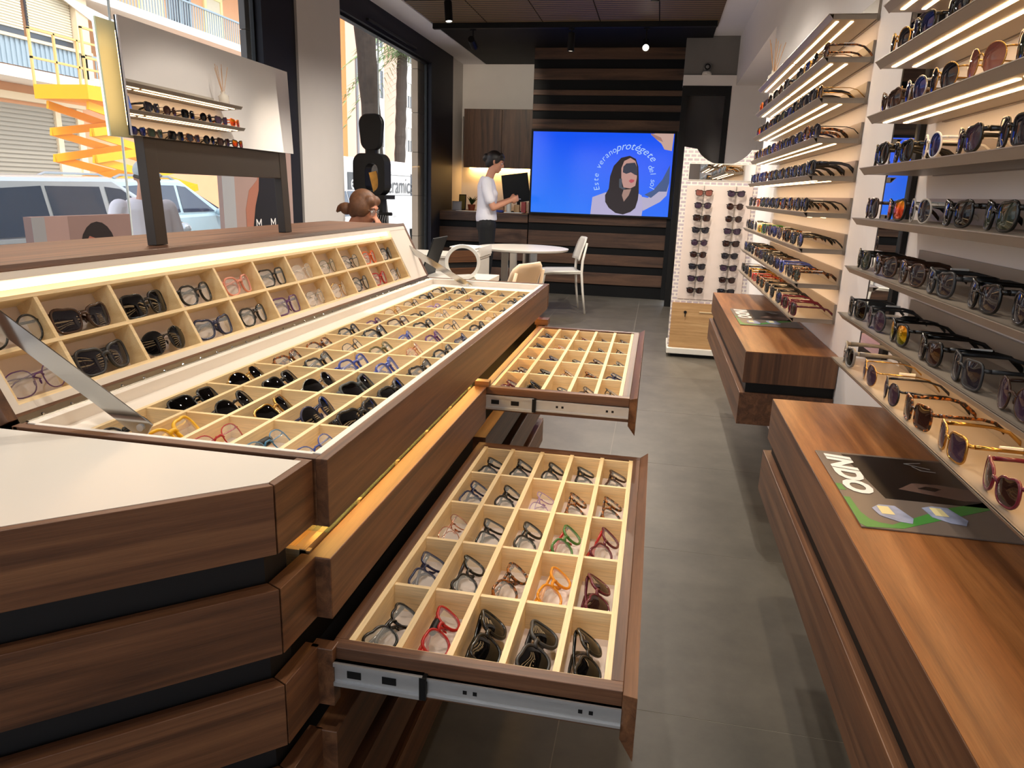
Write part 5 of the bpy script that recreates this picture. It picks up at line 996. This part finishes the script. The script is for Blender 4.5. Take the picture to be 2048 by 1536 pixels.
# ================================================================== STREET
GZ = -0.30
struct(box('ground_street', (-60, -40, GZ - 0.2), (-2.9, 150, GZ), mat('asphalt', (176, 173, 168), 0.9, var=0.15, vs=3)))
struct(box('ground_pavement', (-4.0, -40, GZ - 0.1), (-2.85, 150, GZ + 0.012), mat('pavement', (170, 164, 154), 0.85, var=0.08)))
struct(box('ground_pavement_far', (-18, -40, GZ - 0.1), (-15.5, 150, GZ + 0.1), mat('far pavement', (190, 182, 170), 0.85)))
def pilaster(name, label, x0, x1, y0, y1, hs, m_, z1=2.95):
    t = thing(name, label, 'pilaster', ((x0 + x1) / 2, (y0 + y1) / 2, GZ)); z = GZ
    MB().box((x0 + 0.01, y0 + 0.01, GZ), (x1 - 0.01, y1 - 0.01, z1)).build('mortar_core', mat('stone joint', (110, 100, 90), 0.9), t)
    i = 0
    while z < z1 - 0.02:
        h = min(hs[i % len(hs)], z1 - z); MB().box((x0, y0, z + 0.002), (x1, y1, z + h - 0.003)).build('stone', m_, t, bevel=0.003); z += h; i += 1
pilaster('stone_pilaster', 'pale sandstone pilaster outside the far window', -3.06, -2.98, 8.95, 9.75, [0.52, 0.46, 0.5], mat('sandstone', (196, 176, 152), 0.8, var=0.08, vs=6))
pilaster('stone_pilaster', 'grey stone pilaster outside, right of the mirror', -3.08, -3.03, 5.2, 5.58, [0.62, 0.7], mat('grey stone', (112, 110, 108), 0.75, var=0.06))
# posters standing in the window
pp = thing('window_poster', 'standing poster of a woman in a black halter top', 'poster', (-2.66, 4.62, 0))
MB().box((-2.68, 4.17, 0), (-2.65, 5.06, 2.0)).build('board', mat('poster rose grey', (168, 142, 134), 0.6, var=0.04), pp)
def fl_(name, pts, rgb, dx): return MB().extr([(-2.65 + dx, y, z) for y, z in pts], (0.0008, 0, 0)).build(name, mat('poster %d %d %d' % rgb, rgb, 0.55, var=0.05), pp)
fl_('grey_side', [(4.17, 0), (4.30, 0), (4.31, 2.0), (4.17, 2.0)], (168, 170, 174), 0.0002)
fl_('skin_print', [(4.42, 0.8), (4.42, 1.10), (4.47, 1.22), (4.58, 1.29), (4.60, 1.40), (4.58, 1.55), (4.66, 1.70), (4.80, 1.70), (4.86, 1.55), (4.83, 1.38), (4.90, 1.27), (4.97, 1.18), (5.0, 1.05), (5.0, 0.8)], (172, 112, 90), 0.0010)
fl_('black_top_print', [(4.50, 0.8), (4.50, 0.98), (4.54, 1.12), (4.59, 1.22), (4.61, 1.36), (4.80, 1.36), (4.83, 1.22), (4.87, 1.12), (4.92, 0.98), (4.92, 0.8)], (20, 18, 20), 0.0020)
fl_('hair_print', [(4.56, 1.50), (4.60, 1.75), (4.74, 1.82), (4.88, 1.72), (4.88, 1.5), (4.84, 1.62), (4.64, 1.66)], (40, 26, 20), 0.0028)
fl_('lips_print', [(4.67, 1.475), (4.72, 1.485), (4.77, 1.475), (4.72, 1.46)], (150, 60, 56), 0.0028)
v, f = text_geo('M', 0.105)
for yy in (4.57, 4.76): MB().add(v, f, basis((0, 1, 0), (0, 0, 1), (1, 0, 0), (-2.6465, yy, 0.962))).build('lettering', mat('poster white', (235, 232, 228), 0.5), pp)
pp = thing('window_poster', 'low poster of a dark-haired head in the near window', 'poster', (-2.66, 3.0, 0))
MB().box((-2.69, 2.72, 0), (-2.65, 3.33, 1.095)).build('board', mat('poster mauve', (150, 122, 116), 0.6, var=0.04), pp)
fl_('grey_side', [(2.72, 0.0), (2.79, 0.0), (2.79, 1.094), (2.72, 1.094)], (160, 160, 164), 0.0002)
fl_('pink_side', [(2.79, 0.0), (2.92, 0.0), (2.92, 1.094), (2.79, 1.094)], (176, 146, 140), 0.0002)
fl_('hair_print', [(2.98 + 0.115 * (1 + math.cos(a)) * 1.0, 0.93 + 0.135 * math.sin(a)) for a in [2 * math.pi * i / 20 for i in range(20)]], (34, 24, 24), 0.0012)
fl_('face_print', [(3.0, 0.80), (3.0, 0.95), (3.04, 1.0), (3.10, 0.98), (3.13, 0.90), (3.13, 0.78)], (176, 110, 92), 0.0022)
# ---- cars
tyre = mat('tyre', (24, 24, 25), 0.8); rim_m = mat('alloy', (170, 172, 176), 0.3, metal=0.9); cglass = mat('car glass', (44, 56, 76), 0.05, spec=0.7)
def car(name, label, x, y, prof, roof, win, width, paint, rot=0.0, rails=False, group='parked cars in the street'):
    """local y = length; prof: lower body outline (y,z); roof: greenhouse outline; win: side panes"""
    t = thing(name, label, 'van' if 'van' in name else 'car', (x, y, GZ), rot, group); w = width / 2
    MB().extr([(-w, a, c) for a, c in prof], (2 * w, 0, 0)).build('body', paint, t, local=True, bevel=0.06)
    MB().hexa([(-w + 0.02, roof[0][0], roof[0][1]), (w - 0.02, roof[0][0], roof[0][1]), (w - 0.02, roof[3][0], roof[3][1]), (-w + 0.02, roof[3][0], roof[3][1])], [(-w + 0.15, roof[1][0], roof[1][1]), (w - 0.15, roof[1][0], roof[1][1]), (w - 0.15, roof[2][0], roof[2][1]), (-w + 0.15, roof[2][0], roof[2][1])]).build('cabin', paint, t, local=True, bevel=0.05)
    z0, z1 = roof[0][1], roof[1][1]
    for sg in (-1, 1):
        for q in win:
            pts = []
            for a, c in q:
                s_ = (c - z0) / (z1 - z0); pts.append((sg * (w - 0.02 - 0.13 * s_ + 0.006), a, c))
            MB().extr(pts, (sg * 0.006, 0, 0)).build('side_window', cglass, t, local=True)
        MB().ball((sg * (w + 0.08), roof[3][0] - 0.35, z0 + 0.06), (0.10, 0.06, 0.07), 10).build('door_mirror', paint, t, local=True, smooth=True)
        if rails: MB().tube([(sg * (w - 0.2), roof[1][0] + 0.1, z1 + 0.01), (sg * (w - 0.2), roof[1][0] + 0.25, z1 + 0.06), (sg * (w - 0.2), roof[2][0] - 0.25, z1 + 0.06), (sg * (w - 0.2), roof[2][0] - 0.1, z1 + 0.01)], 0.02, 8).build('roof_rail', rim_m, t, local=True)
        ys = [a for a, c in prof]; L0, L1 = min(ys), max(ys)
        for yy in (L0 + 0.75, L1 - 0.8):
            Mw = Matrix.Translation((sg * (w - 0.09), yy, 0.32)) @ Matrix.Rotation(R(90), 4, 'Y')
            o = MB().lathe([(0, -0.1), (0.30, -0.1), (0.32, -0.07), (0.32, 0.07), (0.30, 0.1), (0, 0.1)], n=28, M=Mw).build('wheel', tyre, t, local=True)
            MB().lathe([(0, -0.108), (0.2, -0.108), (0.2, 0.108), (0, 0.108)], n=20, M=Mw).build('hub', rim_m, o, local=True)
    a0, a1 = roof[3], roof[2]; g = 0.02
    MB().extr([(-w + 0.14, a0[0] - 0.02 + g, a0[1] + 0.06 + g), (w - 0.14, a0[0] - 0.02 + g, a0[1] + 0.06 + g), (w - 0.24, a1[0] + g + 0.02, a1[1] - 0.05 + g), (-w + 0.24, a1[0] + g + 0.02, a1[1] - 0.05 + g)], (0, 0.012, 0.01)).build('windscreen', cglass, t, local=True)
    return t
white_p = mat('white car paint', (236, 236, 234), 0.15, coat=0.5, var=0.0); silver_p = mat('silver car paint', (196, 204, 208), 0.2, metal=0.4, coat=0.5, var=0.0); blue_p = mat('pale blue car paint', (170, 196, 206), 0.2, coat=0.5, var=0.0)
SP = [(-2.2, 0.35), (-2.25, 0.8), (-2.1, 0.98), (0.75, 1.02), (1.9, 0.86), (2.2, 0.70), (2.22, 0.35), (1.8, 0.22), (-1.8, 0.22)]
RF = [(-2.1, 0.97), (-1.65, 1.56), (0.0, 1.58), (1.15, 0.97)]
WN_ = [[(-1.85, 1.04), (-1.5, 1.45), (-0.95, 1.48), (-0.95, 1.04)], [(-0.9, 1.04), (-0.9, 1.48), (-0.22, 1.48), (-0.22, 1.04)], [(-0.14, 1.04), (-0.14, 1.48), (0.08, 1.46), (0.78, 1.04)]]
car('parked_car', 'silver people carrier parked outside the near window', -6.35, 6.85, SP, RF, WN_, 1.75, silver_p)
car('parked_car', 'white car nose at the far left of the near window', -4.9, 2.1, SP, [(-2.1, 0.97), (-1.5, 1.42), (-0.2, 1.44), (0.9, 0.97)], WN_[:2], 1.75, white_p)
car('parked_car', 'pale blue car with roof rails behind the man', -8.9, 11.6, SP, RF, WN_, 1.75, blue_p, rails=True)
car('parked_car', 'white car parked outside the far window', -6.35, 13.7, SP, [(-2.1, 0.97), (-1.4, 1.48), (0.1, 1.5), (1.25, 0.95)], WN_, 1.75, white_p)
VP = [(-3.1, 0.4), (-3.1, 2.22), (1.9, 2.26), (2.5, 1.25), (3.1, 1.05), (3.15, 0.4)]
def van(label, x, y, s_=1.0):
    t = thing('panel_van', label, 'van', (x, y, GZ), 0, 'vans in the street')
    MB().extr([(-0.95, a * s_, c) for a, c in VP], (1.9, 0, 0)).build('body', white_p, t, local=True, bevel=0.07)
    MB().box((0.945, -2.95 * s_, 1.96), (0.965, 1.3 * s_, 2.02)).build('side_rib', white_p, t, local=True); MB().box((0.945, -2.95 * s_, 0.7), (0.962, 1.6 * s_, 0.74)).build('side_rib', white_p, t, local=True)
    MB().extr([(0.952, 1.35 * s_, 1.35), (0.952, 1.35 * s_, 1.95), (0.952, 1.8 * s_, 1.95), (0.952, 2.3 * s_, 1.35)], (0.008, 0, 0)).build('side_window', cglass, t, local=True)
    for sg in (-1, 1):
        for yy in (-2.2 * s_, 2.2 * s_):
            o = MB().lathe([(0, -0.11), (0.33, -0.11), (0.35, -0.08), (0.35, 0.08), (0.33, 0.11), (0, 0.11)], n=24, M=Matrix.Translation((sg * 0.85, yy, 0.35)) @ Matrix.Rotation(R(90), 4, 'Y')).build('wheel', tyre, t, local=True)
    return t
vn = van('white panel van lettered ek keramica outside the far window', -8.0, 19.15)
MB().box((0.952, -3.05, 1.40), (0.968, -2.30, 1.88)).build('dark_patch', mat('van grey vinyl', (70, 72, 76), 0.4), vn, local=True)
v, f = text_geo('ek', 0.48); MB().add(v, f, basis((0, 1, 0), (0, 0, 1), (1, 0, 0), (0.972, -2.68, 1.50))).build('lettering', white_p, vn, local=True)
v, f = text_geo('keramica', 0.62); MB().add(v, f, basis((0, 1.05, 0), (0, 0, 1), (1, 0, 0), (0.972, 0.35, 1.42))).build('lettering', MATS['van grey vinyl'], vn, local=True)
MB().box((0.952, -2.3, 1.885), (0.966, 2.0, 1.893)).build('pin_stripe', MATS['van grey vinyl'], vn, local=True); MB().box((0.952, -3.05, 1.36), (0.966, 2.4, 1.368)).build('pin_stripe', MATS['van grey vinyl'], vn, local=True)
van('plain white van roof behind the silver people carrier', -9.6, 6.2, 0.8).scale = (1, 1, 0.80)
# ---- opposite buildings
cream = mat('cream render', (226, 206, 172), 0.8, var=0.04); orange = mat('salmon brick render', (220, 164, 122), 0.8, var=0.06, vs=3); terr = mat('orange render', (226, 142, 84), 0.8, var=0.05); whiter = mat('white render', (238, 232, 222), 0.8, var=0.03); blind = mat('roller blind', (214, 204, 178), 0.7); shut = mat('grey shutter', (158, 150, 134), 0.6, var=0.05); railm = mat('blue grey railing', (150, 168, 178), 0.5); winb = mat('window dark', (60, 66, 76), 0.1)
FX = -18.0
b1 = thing('apartment_building', 'salmon apartment block across the street with balconies and shop shutters', 'building', (FX - 4, 22, GZ))
MB().box((FX - 8, 4, GZ), (FX, 33, 16)).build('wall', orange, b1)
def ribs(name, y0, y1, z0, z1, m_, par, step, horiz=True, th=0.05, x=None):
    x = FX if x is None else x; q = MB(); q.box((x, y0, z0), (x + th * 0.4, y1, z1)); k = z0 if horiz else y0
    while k < (z1 if horiz else y1) - step * 0.5:
        if horiz: q.box((x, y0, k), (x + th, y1, k + step * 0.6))
        else: q.box((x, k, z0), (x + th, k + step * 0.5, z1))
        k += step
    return q.build(name, m_, par)
ribs('shutter', 14.0, 19.75, GZ, 3.2, shut, b1, 0.12); ribs('shutter', 19.95, 20.6, 1.7, 3.1, shut, b1, 0.12); MB().box((FX, 19.95, GZ), (FX + 0.05, 20.6, 1.68)).build('shutter_door', cream, b1)
for a, b__ in ((19.75, 19.95), (20.6, 20.85), (13.8, 14.0)): MB().box((FX, a, GZ), (FX + 0.12, b__, 3.35)).build('shutter_post', cream, b1)
MB().box((FX, 13.8, 3.3), (FX + 0.2, 20.9, 3.5)).build('shutter_header', cream, b1)
MB().box((FX, 10, 3.75), (FX + 1.2, 20.2, 4.02)).build('balcony_slab', whiter, b1); ribs('railing', 10, 20.15, 4.05, 4.72, railm, b1, 0.16, False, x=FX + 1.15)
MB().box((FX + 0.9, 10, 4.72), (FX + 1.25, 20.2, 4.80)).build('balcony_ledge', cream, b1)
for y0, y1 in ((14.5, 16.2), (16.35, 18.05), (18.2, 19.75)):
    w_ = MB().box((FX + 0.95, y0, 4.8), (FX + 1.0, y1, 6.2)).build('window', winb, b1); ribs('blind', y0 + 0.03, y1 - 0.03, 5.0, 6.15, blind, w_, 0.07, x=FX + 1.0, th=0.03)
MB().box((FX + 0.6, 19.75, 4.02), (FX + 1.2, 20.2, 6.3)).build('balcony_pier', cream, b1)
MB().box((FX, 20.3, 3.95), (FX + 1.0, 24, 4.15)).build('balcony_slab', whiter, b1)
q = MB()
for i in range(24): q.box((FX + 0.95, 20.3 + 0.15 * i, 4.15), (FX + 0.98, 20.33 + 0.15 * i, 4.75))
q.box((FX + 0.94, 20.3, 4.72), (FX + 0.99, 24, 4.78)).build('railing', railm, b1)
for y0 in (20.5, 22.3):
    w_ = MB().box((FX, y0, 4.15), (FX + 0.04, y0 + 0.95, 6.0)).build('balcony_door', winb, b1); MB().box((FX + 0.04, y0 + 0.04, 4.9), (FX + 0.07, y0 + 0.91, 5.96)).build('blind', blind, w_); MB().box((FX, y0 - 0.15, 4.15), (FX + 0.06, y0, 6.15)).build('surround', cream, b1); MB().box((FX, y0 - 0.15, 6.0), (FX + 0.06, y0 + 1.1, 6.15)).build('surround', cream, b1)
MB().box((FX, 19.0, 6.25), (FX + 1.3, 33, 6.5)).build('balcony_slab', whiter, b1)
q = MB()
for i in range(95): q.box((FX + 1.22, 19.2 + 0.145 * i, 6.5), (FX + 1.25, 19.23 + 0.145 * i, 7.3))
q.box((FX + 1.2, 19.2, 7.27), (FX + 1.27, 33, 7.33)).build('railing', railm, b1)
for y0, y1 in ((24.2, 25.2), (28.0, 28.95), (31.2, 32.2)):
    w_ = MB().box((FX, y0, 6.9), (FX + 0.05, y1, 8.2)).build('window', blind, b1)
    for a, c, d_, e in ((y0 - 0.15, y0, 6.75, 8.35), (y1, y1 + 0.15, 6.75, 8.35), (y0, y1, 8.2, 8.35), (y0, y1, 6.75, 6.9)): MB().box((FX, a, d_), (FX + 0.08, c, e)).build('surround', mat('cream surround', (236, 222, 160), 0.7), w_)
w_ = MB().box((FX, 25.7, 6.5), (FX + 0.05, 26.9, 9)).build('balcony_door', winb, b1)
for a in (25.6, 26.85, 26.25): MB().box((FX, a, 6.5), (FX + 0.09, a + 0.12, 9)).build('mullion', mat('blue grey frame', (130, 146, 156), 0.5), w_)
MB().box((FX, 20.9, 9.3), (FX + 1.3, 33, 9.55)).build('balcony_slab', whiter, b1)
MB().extr([(FX + 1.2, 18.7, 6.25), (FX + 1.2, 22.5, 5.75), (FX + 1.2, 22.5, 4.95)], (0.04, 0, 0)).build('sun_awning', mat('white canvas', (246, 246, 244), 0.8), b1)
b2 = thing('apartment_building', 'orange and white apartment block seen through the far window', 'building', (FX - 4, 48, GZ))
MB().box((FX - 8, 36, GZ), (FX, 66, 20)).build('wall', terr, b2); MB().box((FX, 36, GZ), (FX + 0.8, 66, 2.7)).build('shop_fascia', orange, b2)
for y0, y1 in ((41.3, 43.6), (47.3, 49.2), (51.0, 54.5), (57, 60)):
    MB().box((FX, y0, 2.7), (FX + 1.4, y1, 20)).build('bay', whiter, b2)
    for k in range(5):
        z0 = 3.6 + 2.75 * k
        w_ = MB().box((FX + 1.4, y0 + 0.25, z0), (FX + 1.43, y1 - 0.25, z0 + 1.5)).build('window', winb, b2)
        MB().box((FX + 1.43, y0 + 0.3, z0 + 0.7), (FX + 1.45, y1 - 0.9, z0 + 1.45)).build('blind', blind, w_)
        for j in range(4): yy = y0 + 0.25 + (y1 - y0 - 0.55) * j / 3; MB().box((FX + 1.43, yy, z0), (FX + 1.47, yy + 0.06, z0 + 1.5)).build('mullion', whiter, w_)
for y0 in (44.6, 49.6):
    for k in range(5):
        z0 = 3.6 + 2.75 * k; w_ = MB().box((FX, y0, z0), (FX + 0.04, y0 + 1.1, z0 + 1.9)).build('window', winb, b2); MB().box((FX + 0.04, y0 + 0.5, z0), (FX + 0.08, y0 + 0.58, z0 + 1.9)).build('mullion', whiter, w_)
        MB().box((FX, y0 - 0.8, z0 + 0.2), (FX + 0.4, y0 - 0.1, z0 + 0.8)).build('air_conditioner', mat('ac unit', (222, 220, 214), 0.6), b2)
# ---- palms
bark = mat('palm bark', (70, 60, 52), 0.95, var=0.6, vs=16, bump=1.0, bscale=14)
def palm(label, x, y, h, r0, r1, lean_, crown):
    t = thing('palm_tree', label, 'tree', (x, y, GZ)); pts = []; rad = []
    for i in range(22):
        s_ = i / 21; pts.append((lean_[0] * s_, lean_[1] * s_, h * s_)); rad.append((r0 + (r1 - r0) * s_) * (1.06 if i % 2 else 0.95))
    MB().tube(pts, rad, 16).build('trunk', bark, t, local=True)
    for k in range(crown):
        a = k * 2.399; el = R(65 - 95 * (k / crown)); L = 2.6; q = MB(); prev = None
        for i in range(15):
            s_ = i / 14; r_ = L * s_ * math.cos(el) ; z = L * s_ * math.sin(el) - 1.9 * s_ * s_
            c = Vector((lean_[0] + r_ * math.cos(a), lean_[1] + r_ * math.sin(a), h + z)); sd = Vector((-math.sin(a), math.cos(a), 0))
            for sg in (-1, 1):
                tip = c + sd * sg * 0.5 * (1 - 0.5 * s_) + Vector((math.cos(a) * 0.3, math.sin(a) * 0.3, -0.28)); w_ = Vector((math.cos(a), math.sin(a), 0)) * 0.03
                q.add([tuple(c - w_), tuple(c + w_), tuple(tip)], [(0, 1, 2)])
        q.build('frond', mat('palm green', (124, 150, 96), 0.6, var=0.2), t, local=True)
palm('thick-trunked palm right outside the far window', -4.6, 11.95, 7.5, 0.15, 0.165, (-0.15, -0.9), 10)
palm('slender palm with drooping fronds beyond the white van', -10.0, 27.6, 6.6, 0.22, 0.2, (-0.1, 0.9), 26)
lpz = thing('street_lamp', 'thin grey lamp post across the street', 'street lamp', (-14, 33.3, GZ))
MB().tube([(0, 0, 0), (0, 0, 7.2), (0, 1.2, 7.5)], 0.07, 8).build('post', mat('lamp grey', (130, 132, 136), 0.5), lpz, local=True)
# ---- scissor lift
ylw = mat('lift yellow', (246, 178, 14), 0.45, var=0.04)
sl = thing('scissor_lift', 'yellow scissor lift raised against the salmon block', 'scissor lift', (-11.5, 13.6, GZ))
MB().box((-12.1, 12.9, 2.72), (-10.9, 15.3, 2.98)).build('platform', ylw, sl)
q = MB()
for y in (12.9, 13.5, 14.1, 14.7, 15.25): q.box((-10.95, y, 2.98), (-10.91, y + 0.04, 4.0)).box((-12.1, y, 2.98), (-12.06, y + 0.04, 4.0))
for z in (3.45, 3.97): q.box((-10.95, 12.9, z), (-10.91, 15.3, z + 0.04)).box((-12.1, 12.9, z), (-12.06, 15.3, z + 0.04))
q.build('guard_rail', mat('lift rail pale', (214, 186, 120), 0.5), sl); MB().box((-11.0, 13.7, 2.98), (-10.86, 14.05, 3.75)).build('control_box', ylw, sl)
for k in range(4):
    z0 = 0.62 + 0.5 * k
    for d in (0, 1):
        for xx in (-11.05, -11.95):
            ya, yb = (13.0, 16.2) if d else (16.2, 13.0); P = Vector((xx + 0.06 * d, ya, z0)); Q = Vector((xx + 0.06 * d, yb, z0 + 0.5)); e = (Q - P).normalized(); nn = Vector((0, -e.z, e.y)) * 0.075
            MB().extr([tuple(P + nn), tuple(Q + nn), tuple(Q - nn), tuple(P - nn)], (0.05, 0, 0)).build('scissor_arm', ylw, sl)
MB().box((-12.2, 12.9, 0.0), (-10.8, 16.3, 0.55)).build('chassis', ylw, sl)
for xx in (-12.15, -10.85):
    for yy in (13.3, 15.9): MB().lathe([(0, -0.09), (0.28, -0.09), (0.28, 0.09), (0, 0.09)], n=20, M=Matrix.Translation((xx + 11.5, yy - 13.6, 0.28)) @ Matrix.Rotation(R(90), 4, 'Y')).build('wheel', tyre, sl, local=True)
